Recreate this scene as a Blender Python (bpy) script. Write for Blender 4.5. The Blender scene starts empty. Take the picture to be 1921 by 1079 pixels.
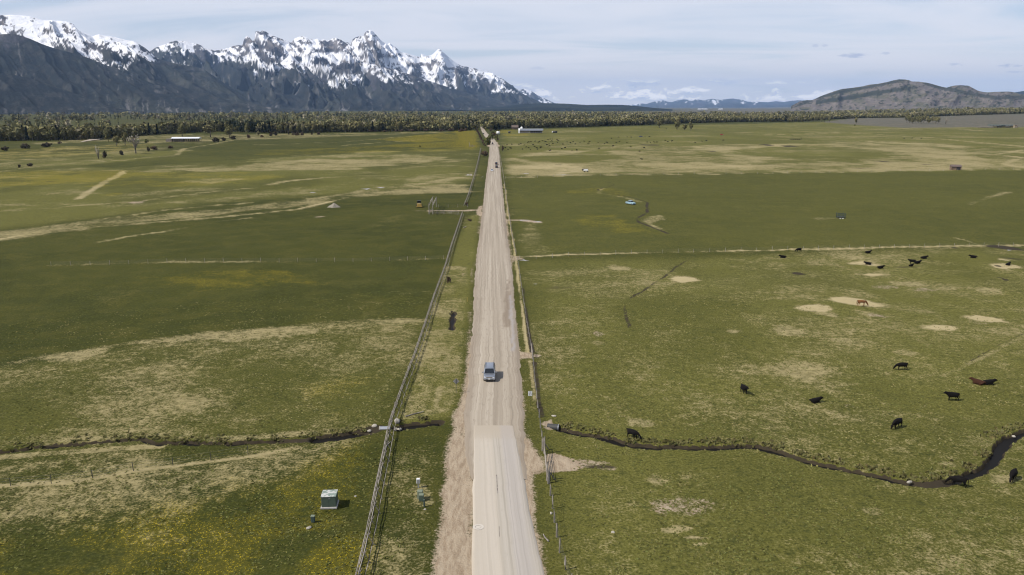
import bpy, bmesh, math, random
import numpy as np
from mathutils import Vector, Matrix, Euler

random.seed(7)
rng = np.random.default_rng(11)
scene = bpy.context.scene
COL = scene.collection
R = math.radians

# ------------------------------------------------------------------ camera
F = 1493.0                     # focal length in photo pixels (photo 1921 wide)
CAM_H = 45.0
PITCH = math.atan((539.5 - 200.0) / F)
cam_d = bpy.data.cameras.new("camera")
cam_d.sensor_width = 36.0
cam_d.lens = 36.0 * F / 1921.0
cam_d.clip_start = 0.5
cam_d.clip_end = 200000.0
cam = bpy.data.objects.new("camera", cam_d)
cam.location = (0, 0, CAM_H)
cam.rotation_euler = (math.pi / 2 - PITCH, 0, 0)
COL.objects.link(cam)
scene.camera = cam

# ------------------------------------------------------------------ light
SUN_EL = R(48.0)
SUN_AZ = R(-110.0)             # compass angle from +Y (view direction), clockwise: sun at the left, a little behind
sun_dir = Vector((math.sin(SUN_AZ) * math.cos(SUN_EL), math.cos(SUN_AZ) * math.cos(SUN_EL), math.sin(SUN_EL)))
sl = bpy.data.lights.new("sun", 'SUN')
sl.energy = 4.3
sl.angle = R(0.53)
sl.color = (1.0, 0.94, 0.86)
sun = bpy.data.objects.new("sun", sl)
sun.rotation_euler = sun_dir.to_track_quat('Z', 'Y').to_euler()
COL.objects.link(sun)

scene.view_settings.view_transform = 'Standard'
scene.view_settings.look = 'None'
scene.view_settings.exposure = 0.18
scene.view_settings.gamma = 1.0
scene.view_settings.use_curve_mapping = False
scene.cycles.pixel_filter_type = 'BLACKMAN_HARRIS'
scene.cycles.filter_width = 1.15
scene.cycles.max_bounces = 5
scene.cycles.diffuse_bounces = 2
scene.cycles.volume_bounces = 0
scene.cycles.transparent_max_bounces = 6
scene.cycles.use_denoising = True
scene.cycles.denoiser = 'OPENIMAGEDENOISE'
scene.cycles.denoising_input_passes = 'RGB_ALBEDO_NORMAL'
scene.cycles.denoising_prefilter = 'ACCURATE'


class NT:
    """small wrapper to write node trees tersely"""
    def __init__(self, tree):
        self.t = tree
        tree.nodes.clear()

    def n(self, typ, **kw):
        nd = self.t.nodes.new(typ)
        for k, v in kw.items():
            if k.startswith('i_'):
                key = k[2:]
                key = int(key) if key.isdigit() else key
                self.put(nd.inputs[key], v)
            else:
                setattr(nd, k, v)
        return nd

    def put(self, sock, v):
        if isinstance(v, bpy.types.NodeSocket):
            self.t.links.new(v, sock)
        elif isinstance(v, bpy.types.Node):
            self.t.links.new(v.outputs[0], sock)
        else:
            sock.default_value = v

    def math(self, op, a, b=0.0, c=None, clamp=False):
        nd = self.t.nodes.new('ShaderNodeMath')
        nd.operation = op
        nd.use_clamp = clamp
        self.put(nd.inputs[0], a)
        self.put(nd.inputs[1], b)
        if c is not None:
            self.put(nd.inputs[2], c)
        return nd.outputs[0]

    def mix(self, f, a, b, blend='MIX'):
        nd = self.t.nodes.new('ShaderNodeMix')
        nd.data_type = 'RGBA'
        nd.blend_type = blend
        self.put(nd.inputs[0], f)
        self.put(nd.inputs[6], rgba(a))
        self.put(nd.inputs[7], rgba(b))
        return nd.outputs[2]

    def step(self, v, lo, hi):
        nd = self.t.nodes.new('ShaderNodeMapRange')
        nd.interpolation_type = 'SMOOTHSTEP'
        self.put(nd.inputs[0], v)
        nd.inputs[1].default_value = lo
        nd.inputs[2].default_value = hi
        return nd.outputs[0]

    def noise(self, vec, scale, detail=3.0, rough=0.55, dist=0.0, stretch=None):
        if stretch is not None:
            mp = self.t.nodes.new('ShaderNodeMapping')
            self.put(mp.inputs[0], vec)
            mp.inputs['Scale'].default_value = stretch
            vec = mp.outputs[0]
        nd = self.t.nodes.new('ShaderNodeTexNoise')
        self.put(nd.inputs['Vector'], vec)
        nd.inputs['Scale'].default_value = scale
        nd.inputs['Detail'].default_value = detail
        nd.inputs['Roughness'].default_value = rough
        nd.inputs['Distortion'].default_value = dist
        return nd.outputs[0]


def rgba(c):
    if isinstance(c, tuple) and len(c) == 3:
        return (c[0], c[1], c[2], 1.0)
    return c


# ------------------------------------------------------------------ sky
world = bpy.data.worlds.new("World")
scene.world = world
world.use_nodes = True
w = NT(world.node_tree)
sky = w.n('ShaderNodeTexSky')
sky.sky_type = 'NISHITA'
sky.sun_disc = False
sky.sun_elevation = SUN_EL
sky.sun_rotation = SUN_AZ
sky.altitude = 1900.0
sky.air_density = 1.0
sky.dust_density = 1.2
SKY_STRENGTH = 0.105
geo = w.n('ShaderNodeTexCoord')
sep = w.n('ShaderNodeSeparateXYZ', i_0=geo.outputs['Generated'])
zz = w.math('MAXIMUM', sep.outputs[2], 0.0)
# high thin cirrus: a flat layer seen from below (x/z, y/z)
den = w.math('ADD', zz, 0.10)
cx = w.math('DIVIDE', sep.outputs[0], den)
cy = w.math('DIVIDE', sep.outputs[1], den)
comb = w.n('ShaderNodeCombineXYZ', i_0=cx, i_1=cy, i_2=0.0)
rot = w.n('ShaderNodeMapping', i_0=comb.outputs[0])
rot.inputs['Rotation'].default_value = (0, 0, R(62))
rot.inputs['Scale'].default_value = (0.50, 1.0, 1.0)
rot.inputs['Location'].default_value = (1.7, 0.45, 0.0)
c1 = w.noise(rot.outputs[0], 1.0, 6.0, 0.52, 1.2)
c2 = w.noise(comb.outputs[0], 0.35, 3.0, 0.5, 0.3)
cirrus = w.math('MULTIPLY_ADD', c1, 0.85, w.math('MULTIPLY', c2, 0.55))
cir = w.step(cirrus, 0.50, 0.80)
cir = w.math('MULTIPLY_ADD', cir, 1.5, 0.50)
# optical thickness of a thin sheet grows as 1/sin(elevation)
tau = w.math('DIVIDE', w.math('MULTIPLY', cir, -0.125), w.math('ADD', zz, 0.045))
cir = w.math('SUBTRACT', 1.0, w.math('EXPONENT', tau))
skycol = w.n('ShaderNodeVectorMath', operation='SCALE', i_0=sky.outputs[0])
skycol.inputs[3].default_value = SKY_STRENGTH
veil = w.mix(w.step(sep.outputs[2], 0.10, 0.0), (0.92, 0.90, 0.93), (1.30, 1.18, 1.06))
base = w.mix(cir, skycol.outputs[0], veil)
# small cumulus low over the horizon: azimuth / elevation coordinates
az = w.math('ARCTAN2', sep.outputs[0], sep.outputs[1])
elv = w.math('ARCSINE', sep.outputs[2])
cc = w.n('ShaderNodeCombineXYZ', i_0=w.math('MULTIPLY', az, 22.0), i_1=w.math('MULTIPLY', elv, 58.0), i_2=3.3)
n1 = w.noise(cc.outputs[0], 1.0, 6.0, 0.62, 0.25)
cc2 = w.n('ShaderNodeCombineXYZ', i_0=w.math('MULTIPLY', az, 22.0), i_1=w.math('MULTIPLY_ADD', elv, 58.0, 0.28), i_2=3.3)
n2 = w.noise(cc2.outputs[0], 1.0, 6.0, 0.62, 0.25)
band = w.math('MULTIPLY', w.step(elv, 0.003, 0.012), w.math('SUBTRACT', 1.0, w.step(elv, 0.024, 0.034)))
azm = w.math('MULTIPLY', w.step(az, -0.06, 0.06), w.math('SUBTRACT', 1.0, w.step(az, 0.34, 0.44)))
cum = w.math('MULTIPLY', w.step(n1, 0.50, 0.59), w.math('MULTIPLY', band, azm))
lit = w.step(w.math('SUBTRACT', n1, n2), -0.03, 0.07)
ccol = w.mix(lit, (0.86, 0.86, 0.92), (2.1, 1.9, 1.65))
base2 = w.mix(w.math('MULTIPLY', cum, 0.85), base, ccol)
# a few small grey shreds of cloud higher up on the right
def shred(prev, a0, e0, wa, we, amt):
    da = w.math('DIVIDE', w.math('SUBTRACT', az, a0), wa)
    de = w.math('DIVIDE', w.math('SUBTRACT', elv, e0), we)
    d2 = w.math('ADD', w.math('MULTIPLY', da, da), w.math('MULTIPLY', de, de))
    m = w.step(w.math('ADD', w.math('SUBTRACT', 1.0, d2), w.math('MULTIPLY_ADD', nshr, 3.2, -1.75)), 0.0, 0.9)
    return w.mix(w.math('MULTIPLY', m, amt), prev, (0.50, 0.54, 0.68))
cc3 = w.n('ShaderNodeCombineXYZ', i_0=w.math('MULTIPLY', az, 90.0), i_1=w.math('MULTIPLY', elv, 260.0), i_2=7.7)
nshr = w.noise(cc3.outputs[0], 1.0, 4.0, 0.6, 0.2)
def px_dir(px, py):
    x = (px - 960.5) / F
    y = (539.5 - py) / F
    d = Vector((x, math.cos(PITCH) + y * math.sin(PITCH), -math.sin(PITCH) + y * math.cos(PITCH))).normalized()
    return d
for (px, py, wpx, hpx, amt) in [(1601, 104, 26, 5.5, .75), (1661, 100, 9, 2.5, .5), (1530, 86, 7, 3, .5), (1547, 85, 6, 3, .45),
                                (1795, 121, 16, 3, .55), (1886, 123, 14, 3.6, .8), (1908, 124, 10, 2.6, .6), (1007, 128, 20, 3.5, .3), (1905, 135, 14, 2, .4)]:
    d = px_dir(px, py)
    base2 = shred(base2, math.atan2(d.x, d.y), math.asin(d.z), wpx / F, hpx / F, amt)
bg = w.n('ShaderNodeBackground', i_0=base2, i_1=1.0)
# keep the lit sky and the seen sky the same thing
out = w.n('ShaderNodeOutputWorld', i_0=bg.outputs[0])


# ------------------------------------------------------------------ numeric helpers
def hash2(ix, iy, seed):
    h = (ix.astype(np.int64) * 374761393 + iy.astype(np.int64) * 668265263 + seed * 1442695041) & 0xFFFFFFFF
    h = ((h ^ (h >> 13)) * 1274126177) & 0xFFFFFFFF
    h = h ^ (h >> 16)
    return (h & 0xFFFF) / 65535.0


def vnoise(x, y, seed=0):
    xi = np.floor(x); yi = np.floor(y)
    xf = x - xi; yf = y - yi
    u = xf * xf * xf * (xf * (xf * 6 - 15) + 10)
    v = yf * yf * yf * (yf * (yf * 6 - 15) + 10)
    a = hash2(xi, yi, seed); b = hash2(xi + 1, yi, seed)
    c = hash2(xi, yi + 1, seed); d = hash2(xi + 1, yi + 1, seed)
    return (a + (b - a) * u) * (1 - v) + (c + (d - c) * u) * v


def fbm(x, y, octaves=4, seed=0, gain=0.5):
    s = 0; a = 1; t = 0
    for o in range(octaves):
        s = s + a * vnoise(x * 2 ** o + 17.3 * o, y * 2 ** o - 9.1 * o, seed + o * 13)
        t += a
        a *= gain
    return s / t


def ridged(x, y, octaves=5, seed=0, gain=0.55):
    s = 0; a = 1; t = 0; wgt = 1.0
    for o in range(octaves):
        n = 1 - np.abs(2 * vnoise(x * 2 ** o + 5.3 * o, y * 2 ** o + 3.7 * o, seed + o * 7) - 1)
        n = n * n * wgt
        wgt = np.clip(n * 2.0, 0, 1)
        s = s + a * n
        t += a
        a *= gain
    return s / t


def sm(v, lo, hi):
    t = np.clip((v - lo) / (hi - lo), 0, 1)
    return t * t * (3 - 2 * t)


def azpx(x, y):
    """horizontal photo position (at the horizon row) of a compass direction"""
    return 960.5 + np.tan(np.clip(np.arctan2(x, y), -1.4, 1.4)) * F * math.cos(PITCH) / 1.0


def terrain(x, y):
    """large-scale ground height: flat valley floor that climbs gently to a bench on the right"""
    x = np.asarray(x, float); y = np.asarray(y, float)
    r = np.hypot(x, y)
    a = np.arctan2(x, y)
    s = sm(a, 0.27, 0.58) * (1 - sm(a, 1.0, 1.5)) * 0.0105
    z = np.maximum(0, r - 2150) * s
    return 85 * (1 - np.exp(-z / 85.0)) * 1.0


def G(px, py):
    """photo pixel -> point on the ground"""
    d = px_dir(px, py)
    z = 0.0
    for _ in range(30):
        t = (CAM_H - z) / -d.z if d.z < -1e-5 else 90000.0
        x, y = d.x * t, d.y * t
        zn = float(terrain(x, y))
        if abs(zn - z) < 0.01:
            break
        z = z * 0.5 + zn * 0.5
    return Vector((x, y, zn))


def depth_of(p):
    return p.y * math.cos(PITCH) + (CAM_H - p.z) * math.sin(PITCH)


def mpp(px, py):
    """metres per photo pixel at the ground point seen there"""
    return depth_of(G(px, py)) / F


def new_mesh(name, verts, faces, smooth=False):
    me = bpy.data.meshes.new(name)
    verts = np.asarray(verts, dtype=np.float32)
    if isinstance(faces, np.ndarray):
        k = faces.shape[1]
        nf = faces.shape[0]
        me.vertices.add(len(verts))
        me.vertices.foreach_set('co', verts.ravel())
        me.loops.add(nf * k)
        me.loops.foreach_set('vertex_index', faces.astype(np.int32).ravel())
        me.polygons.add(nf)
        me.polygons.foreach_set('loop_start', np.arange(0, nf * k, k, dtype=np.int32))
        me.polygons.foreach_set('loop_total', np.full(nf, k, dtype=np.int32))
        me.update(calc_edges=True)
    else:
        me.from_pydata([tuple(map(float, v)) for v in verts], [], faces)
        me.update()
    if smooth:
        me.polygons.foreach_set('use_smooth', np.ones(len(me.polygons), dtype=bool))
    return me


def color_attr(me, name, arr):
    a = me.color_attributes.new(name, 'FLOAT_COLOR', 'POINT')
    full = np.ones((len(me.vertices), 4), dtype=np.float32)
    full[:, :arr.shape[1]] = arr
    a.data.foreach_set('color', full.ravel())


def add(name, me, m=None, parent=None, loc=None, rot=None, scl=None):
    o = bpy.data.objects.new(name, me)
    COL.objects.link(o)
    if m is not None and me is not None and len(me.materials) == 0:
        me.materials.append(m)
    if loc is not None:
        o.location = loc
    if rot is not None:
        o.rotation_euler = rot
    if scl is not None:
        o.scale = scl
    if parent is not None:
        o.parent = parent
    return o


def tag(o, label=None, cat=None, group=None, kind=None):
    if label: o['label'] = label
    if cat: o['category'] = cat
    if group: o['group'] = group
    if kind: o['kind'] = kind
    return o


def empty(name, loc=(0, 0, 0), rz=0.0):
    o = bpy.data.objects.new(name, None)
    o.location = loc
    o.rotation_euler = (0, 0, rz)
    COL.objects.link(o)
    return o


def copy_tree(o, parent=None):
    c = o.copy()
    COL.objects.link(c)
    if parent is not None:
        c.parent = parent
    for ch in list(o.children):
        copy_tree(ch, c)
    return c


class MB:
    """collects boxes, tubes, quads into one mesh"""
    def __init__(self):
        self.v = []
        self.f = []

    def quadpts(self, pts, faces):
        b = len(self.v)
        self.v += [tuple(p) for p in pts]
        self.f += [tuple(b + i for i in f) for f in faces]
        return self

    def box(self, cx, cy, cz, sx, sy, sz, rot=None):
        pts = []
        for dz in (-.5, .5):
            for dx, dy in ((-.5, -.5), (.5, -.5), (.5, .5), (-.5, .5)):
                p = Vector((dx * sx, dy * sy, dz * sz))
                if rot is not None:
                    p = rot @ p
                pts.append((cx + p.x, cy + p.y, cz + p.z))
        return self.quadpts(pts, [(0, 3, 2, 1), (4, 5, 6, 7), (0, 1, 5, 4), (1, 2, 6, 5), (2, 3, 7, 6), (3, 0, 4, 7)])

    def tube(self, pts, rad, n=6, cap=True):
        pts = [Vector(p) for p in pts]
        rads = rad if isinstance(rad, (list, tuple)) else [rad] * len(pts)
        b = len(self.v)
        for i, p in enumerate(pts):
            d = (pts[min(i + 1, len(pts) - 1)] - pts[max(i - 1, 0)]).normalized()
            up = Vector((0, 0, 1)) if abs(d.z) < 0.9 else Vector((1, 0, 0))
            s = d.cross(up).normalized()
            t = s.cross(d).normalized()
            for k in range(n):
                a = 2 * math.pi * k / n
                q = p + (s * math.cos(a) + t * math.sin(a)) * rads[i]
                self.v.append((q.x, q.y, q.z))
        for i in range(len(pts) - 1):
            for k in range(n):
                a0 = b + i * n + k; a1 = b + i * n + (k + 1) % n
                self.f.append((a0, a1, a1 + n, a0 + n))
        if cap:
            self.f.append(tuple(b + k for k in range(n))[::-1])
            self.f.append(tuple(b + (len(pts) - 1) * n + k for k in range(n)))
        return self

    def mesh(self, name, smooth=False):
        return new_mesh(name, self.v, self.f, smooth)

    def build(self, name, m, parent=None, smooth=False, **kw):
        return add(name, self.mesh(name, smooth), m, parent, **kw)


# ------------------------------------------------------------------ materials
def mat(name, color, rough=0.7, metal=0.0, spec=0.3, noise=0.0, nscale=5.0, color2=None, bump=0.0, bscale=20.0, stretch=None, coat=0.0):
    m = bpy.data.materials.new(name)
    m.use_nodes = True
    t = NT(m.node_tree)
    tc = t.n('ShaderNodeTexCoord')
    col = rgba(color)
    if color2 is not None:
        nf = t.noise(tc.outputs['Object'], nscale, 5.0, 0.6, 0.0, stretch)
        nf = t.step(nf, 0.5 - 0.5 / (1 + noise * 4), 0.5 + 0.5 / (1 + noise * 4))
        col = t.mix(nf, color, color2)
    p = t.n('ShaderNodeBsdfPrincipled')
    t.put(p.inputs['Base Color'], col)
    p.inputs['Roughness'].default_value = rough
    p.inputs['Metallic'].default_value = metal
    p.inputs['Specular IOR Level'].default_value = spec
    p.inputs['Coat Weight'].default_value = coat
    if bump > 0:
        bn = t.noise(tc.outputs['Object'], bscale, 4.0, 0.6, 0.0, stretch)
        b = t.n('ShaderNodeBump', i_Height=bn)
        b.inputs['Strength'].default_value = bump
        b.inputs['Distance'].default_value = 0.05
        t.put(p.inputs['Normal'], b.outputs[0])
    o = t.n('ShaderNodeOutputMaterial', i_0=p.outputs[0])
    return m


def ground_material():
    m = bpy.data.materials.new("meadow")
    m.use_nodes = True
    t = NT(m.node_tree)
    tc = t.n('ShaderNodeTexCoord')
    P = tc.outputs['Object']
    A = t.n('ShaderNodeAttribute', attribute_name='cover')   # r straw, g yellow flowers, b bare dirt
    B = t.n('ShaderNodeAttribute', attribute_name='tone')    # r lushness, g mud, b sage
    sa = t.n('ShaderNodeSeparateColor', i_0=A.outputs['Color'])
    sb = t.n('ShaderNodeSeparateColor', i_0=B.outputs['Color'])
    straw, yellow, dirt = sa.outputs[0], sa.outputs[1], sa.outputs[2]
    tone, mud, sage = sb.outputs[0], sb.outputs[1], sb.outputs[2]
    nL = t.noise(P, 0.012, 5.0, 0.6, 0.4)        # 80 m
    nM = t.noise(P, 0.11, 5.0, 0.62, 0.3)        # 9 m
    nS = t.noise(P, 0.75, 6.0, 0.68, 0.2)        # 1.3 m
    nT = t.noise(P, 3.2, 5.0, 0.7, 0.0)          # 0.3 m tufts
    nF = t.noise(P, 9.0, 3.0, 0.7, 0.0)
    # greens
    g = t.mix(t.step(nL, 0.38, 0.62), (0.038, 0.044, 0.0075), (0.057, 0.060, 0.0105))
    g = t.mix(t.math('MULTIPLY', t.step(nM, 0.42, 0.66), 0.7), g, (0.076, 0.073, 0.014))
    g = t.mix(t.math('MULTIPLY', tone, 0.9), g, (0.150, 0.142, 0.034))
    g = t.mix(t.math('MULTIPLY', t.step(nT, 0.50, 0.68), t.math('MULTIPLY_ADD', tone, 0.45, 0.32)), g, (0.205, 0.190, 0.064))
    g = t.mix(t.math('MULTIPLY', t.step(nT, 0.50, 0.34), 0.75), g, (0.024, 0.028, 0.008))  # dark gaps: shade between grass clumps painted into the green
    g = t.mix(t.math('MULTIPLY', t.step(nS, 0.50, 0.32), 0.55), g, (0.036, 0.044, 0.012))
    # straw
    comb = t.math('ADD', t.math('MULTIPLY_ADD', nM, 1.1, -0.55), t.math('MULTIPLY_ADD', nS, 1.3, -0.65))
    comb = t.math('ADD', comb, t.math('MULTIPLY_ADD', nT, 1.9, -0.95))
    nB2 = t.noise(P, 0.03, 4.0, 0.6, 0.8)
    nB3 = t.noise(P, 1.0, 5.0, 0.6, 0.5, stretch=(0.006, 0.022, 1.0))
    comb = t.math('ADD', comb, t.math('MULTIPLY_ADD', nB2, 1.3, -0.65))
    comb = t.math('ADD', comb, t.math('MULTIPLY_ADD', nB3, 1.5, -0.75))
    sv = t.math('ADD', straw, comb)
    sf = t.math('MULTIPLY', t.step(sv, 0.30, 0.90), 0.94)
    scol = t.mix(t.step(nS, 0.35, 0.65), (0.225, 0.190, 0.088), (0.340, 0.285, 0.140))
    scol = t.mix(t.math('MULTIPLY', t.step(nF, 0.5, 0.32), 0.45), scol, (0.12, 0.105, 0.045))
    scol = t.mix(t.math('MULTIPLY', t.step(straw, 0.80, 1.05), 0.75), scol, (0.47, 0.385, 0.215))
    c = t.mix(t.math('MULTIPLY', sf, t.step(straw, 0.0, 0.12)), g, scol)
    # yellow flowers: specks where seen near, tint where far
    vor = t.n('ShaderNodeTexVoronoi', i_Vector=P)
    vor.inputs['Scale'].default_value = 5.2
    vor.inputs['Randomness'].default_value = 1.0
    spot = t.math('MULTIPLY', t.step(vor.outputs['Distance'], 0.42, 0.20), t.step(nT, 0.44, 0.58))
    clus = t.math('MULTIPLY_ADD', nS, 0.9, -0.40)
    clus = t.math('ADD', clus, t.math('MULTIPLY_ADD', nM, 1.1, -0.55))
    clus = t.math('ADD', clus, t.math('ADD', t.math('MULTIPLY_ADD', nB2, 1.5, -0.75), t.math('MULTIPLY_ADD', nB3, 1.5, -0.75)))
    yf = t.step(t.math('ADD', yellow, clus), 0.34, 0.85)
    yf = t.math('MULTIPLY', yf, t.step(yellow, 0.0, 0.15))
    c = t.mix(t.math('MULTIPLY', yf, t.math('MULTIPLY_ADD', t.step(yellow, 0.6, 1.1), 0.22, 0.16)), c, (0.21, 0.168, 0.012))
    c = t.mix(t.math('MULTIPLY', yf, t.math('MULTIPLY', spot, 0.95)), c, (0.50, 0.37, 0.010))
    # sage flats
    sg = t.mix(t.step(nM, 0.35, 0.65), (0.105, 0.097, 0.072), (0.165, 0.145, 0.115))
    sg = t.mix(t.math('MULTIPLY', t.step(t.math('ADD', nS, nB2), 0.92, 1.12), 0.6), sg, (0.075, 0.078, 0.052))
    c = t.mix(sage, c, sg)
    # bare dirt
    dv = t.math('ADD', dirt, t.math('MULTIPLY_ADD', comb, 0.75, 0.0))
    df = t.math('MULTIPLY', t.step(dv, 0.35, 0.75), t.step(dirt, 0.0, 0.1))
    nG = t.noise(P, 1.1, 6.0, 0.7, 0.3, stretch=(1.6, 0.30, 1.0))
    dcol = t.mix(t.step(nG, 0.36, 0.60), (0.25, 0.185, 0.120), (0.37, 0.295, 0.205))
    dcol = t.mix(t.math('MULTIPLY', t.step(nF, 0.48, 0.66), 0.45), dcol, (0.50, 0.43, 0.34))
    c = t.mix(df, c, dcol)
    # wet mud and stream-bank soil are dark earth
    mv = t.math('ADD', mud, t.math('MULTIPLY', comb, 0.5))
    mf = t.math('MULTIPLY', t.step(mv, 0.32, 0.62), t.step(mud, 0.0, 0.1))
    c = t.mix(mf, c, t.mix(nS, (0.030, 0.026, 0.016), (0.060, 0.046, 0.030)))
    p = t.n('ShaderNodeBsdfPrincipled')
    t.put(p.inputs['Base Color'], c)
    p.inputs['Roughness'].default_value = 0.95
    p.inputs['Specular IOR Level'].default_value = 0.08
    hgt = t.math('ADD', t.math('MULTIPLY', nT, 0.35), t.math('MULTIPLY', nS, 0.65))
    b = t.n('ShaderNodeBump', i_Height=hgt)
    b.inputs['Strength'].default_value = 0.9
    b.inputs['Distance'].default_value = 0.30
    t.put(p.inputs['Normal'], b.outputs[0])
    t.n('ShaderNodeOutputMaterial', i_0=p.outputs[0])
    return m


def road_material(name, c_lo, c_hi, c_track, paved=False):
    m = bpy.data.materials.new(name)
    m.use_nodes = True
    t = NT(m.node_tree)
    tc = t.n('ShaderNodeTexCoord')
    P = tc.outputs['UV']           # u across the road in metres, v along it in metres
    n1 = t.noise(P, 1.0, 4.0, 0.6, 0.0, stretch=(0.9, 0.006, 1))
    n2 = t.noise(P, 1.0, 4.0, 0.6, 0.0, stretch=(2.4, 0.012, 1))
    n3 = t.noise(P, 1.0, 5.0, 0.72, 0.3, stretch=(1.5, 0.45, 1))
    n4 = t.noise(P, 6.0, 4.0, 0.7)
    c = t.mix(t.step(n1, 0.36, 0.64), c_lo, c_hi)
    c = t.mix(t.math('MULTIPLY', t.step(n2, 0.52, 0.72), 0.75), c, c_track)
    c = t.mix(t.math('MULTIPLY', t.step(n2, 0.50, 0.34), 0.7), c, tuple(k * 0.76 for k in c_lo))
    c = t.mix(t.math('MULTIPLY', t.step(n3, 0.52, 0.70), 0.25 if paved else 0.55), c, tuple(k * 0.78 for k in c_lo))
    c = t.mix(t.math('MULTIPLY', t.step(n4, 0.56, 0.75), 0.12 if paved else 0.28), c, tuple(k * 0.6 for k in c_lo))
    A = t.n('ShaderNodeAttribute', attribute_name='wear')
    sa = t.n('ShaderNodeSeparateColor', i_0=A.outputs['Color'])
    c = t.mix(t.math('MULTIPLY', sa.outputs[0], 0.9), c, (0.20, 0.155, 0.11) if not paved else (0.52, 0.455, 0.365))
    c = t.mix(t.math('MULTIPLY', sa.outputs[2], t.step(t.math('ADD', sa.outputs[2], t.math('ADD', n3, n4)), 1.25, 1.6)), c, (0.40, 0.345, 0.27))
    c = t.mix(sa.outputs[1], c, (0.34, 0.315, 0.30) if not paved else (0.36, 0.33, 0.32))
    p = t.n('ShaderNodeBsdfPrincipled')
    t.put(p.inputs['Base Color'], c)
    p.inputs['Roughness'].default_value = 0.9
    p.inputs['Specular IOR Level'].default_value = 0.15
    b = t.n('ShaderNodeBump', i_Height=t.math('ADD', n3, n4))
    b.inputs['Strength'].default_value = 0.15 if paved else 0.5
    b.inputs['Distance'].default_value = 0.03
    t.put(p.inputs['Normal'], b.outputs[0])
    t.n('ShaderNodeOutputMaterial', i_0=p.outputs[0])
    return m


def vcol_material(name, rough=0.95, nscale=0.004, namt=0.35, bump=0.0, attr='col', spec=0.05, trans=0.0):
    m = bpy.data.materials.new(name)
    m.use_nodes = True
    t = NT(m.node_tree)
    tc = t.n('ShaderNodeTexCoord')
    A = t.n('ShaderNodeAttribute', attribute_name=attr)
    c = A.outputs['Color']
    n = t.noise(tc.outputs['Object'], nscale, 6.0, 0.7, 0.3)
    f = t.math('MULTIPLY_ADD', n, 2 * namt, 1 - namt)
    sc_ = t.n('ShaderNodeVectorMath', operation='SCALE', i_0=c)
    t.put(sc_.inputs[3], f)
    p = t.n('ShaderNodeBsdfPrincipled')
    t.put(p.inputs['Base Color'], sc_.outputs[0])
    p.inputs['Roughness'].default_value = rough
    p.inputs['Specular IOR Level'].default_value = spec
    if bump > 0:
        b = t.n('ShaderNodeBump', i_Height=n)
        b.inputs['Strength'].default_value = 1.0
        b.inputs['Distance'].default_value = bump
        t.put(p.inputs['Normal'], b.outputs[0])
    t.n('ShaderNodeOutputMaterial', i_0=p.outputs[0])
    return m


M = {}
M['ground'] = ground_material()
M['gravel'] = road_material("gravel", (0.31, 0.262, 0.200), (0.40, 0.345, 0.27), (0.475, 0.42, 0.34))
M['paving'] = road_material("chip_seal", (0.395, 0.355, 0.292), (0.455, 0.41, 0.345), (0.365, 0.332, 0.285), True)
M['water'] = mat("stream_water", (0.014, 0.013, 0.012), rough=0.45, spec=0.02, bump=0.15, bscale=3.0)
M['sky_sheen'] = mat("sky_sheen_water", (0.34, 0.33, 0.325), rough=0.35, spec=0.4)  # pale base colour stands in for sky reflected off the ponds
M['mount'] = vcol_material("mountain_rock", nscale=0.006, namt=0.35, bump=35.0)
M['hill'] = vcol_material("hill_cover", nscale=0.010, namt=0.30, bump=12.0)
M['leaf'] = vcol_material("tree_foliage", nscale=0.25, namt=0.2)
M['bark'] = mat("bark", (0.16, 0.13, 0.10), 0.9, color2=(0.26, 0.23, 0.19), nscale=2.0)
M['bark_pale'] = mat("pale_bark", (0.34, 0.31, 0.27), 0.9, color2=(0.20, 0.18, 0.15), nscale=1.5)
M['wood'] = mat("weathered_wood", (0.19, 0.165, 0.14), 0.9, color2=(0.36, 0.325, 0.28), nscale=1.2, noise=1, bump=0.4, bscale=14)
M['wood_dark'] = mat("old_grey_wood", (0.16, 0.135, 0.115), 0.9, color2=(0.28, 0.25, 0.22), nscale=1.5, noise=1)
M['wood_tan'] = mat("tan_wood", (0.36, 0.29, 0.20), 0.9, color2=(0.24, 0.19, 0.13), nscale=1.5, noise=1)
M['wire'] = mat("fence_wire", (0.20, 0.19, 0.18), 0.6, metal=0.4)
M['steel'] = mat("galvanised_steel", (0.46, 0.48, 0.50), 0.45, metal=0.6, color2=(0.36, 0.37, 0.39), nscale=3)
M['steel_dark'] = mat("dark_steel", (0.07, 0.07, 0.065), 0.6, metal=0.3)
M['white'] = mat("white_paint", (0.78, 0.78, 0.76), 0.5, color2=(0.66, 0.66, 0.63), nscale=1.0)
M['black'] = mat("black_paint", (0.02, 0.02, 0.022), 0.45)
M['util'] = mat("utility_green_paint", (0.085, 0.115, 0.085), 0.55, color2=(0.065, 0.090, 0.066), nscale=2.0)
M['util_pale'] = mat("faded_green_paint", (0.21, 0.235, 0.17), 0.6, color2=(0.15, 0.18, 0.125), nscale=2.0)
M['util_dark'] = mat("dark_green_paint", (0.05, 0.075, 0.07), 0.5)
M['concrete'] = mat("concrete", (0.46, 0.44, 0.41), 0.85, color2=(0.36, 0.34, 0.31), nscale=2.0, bump=0.2)
M['stone'] = mat("pale_stone", (0.50, 0.46, 0.38), 0.9, color2=(0.32, 0.29, 0.24), nscale=3.0, bump=0.5)
M['hide'] = mat("black_hide", (0.005, 0.0045, 0.0045), 0.8, spec=0.12, color2=(0.010, 0.008, 0.007), nscale=3.0)
M['hide_brown'] = mat("brown_hide", (0.060, 0.025, 0.013), 0.8, spec=0.12, color2=(0.035, 0.015, 0.009), nscale=3.0)
M['horse'] = mat("sorrel_coat", (0.22, 0.095, 0.032), 0.7, spec=0.15, color2=(0.14, 0.060, 0.022), nscale=2.0)
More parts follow.
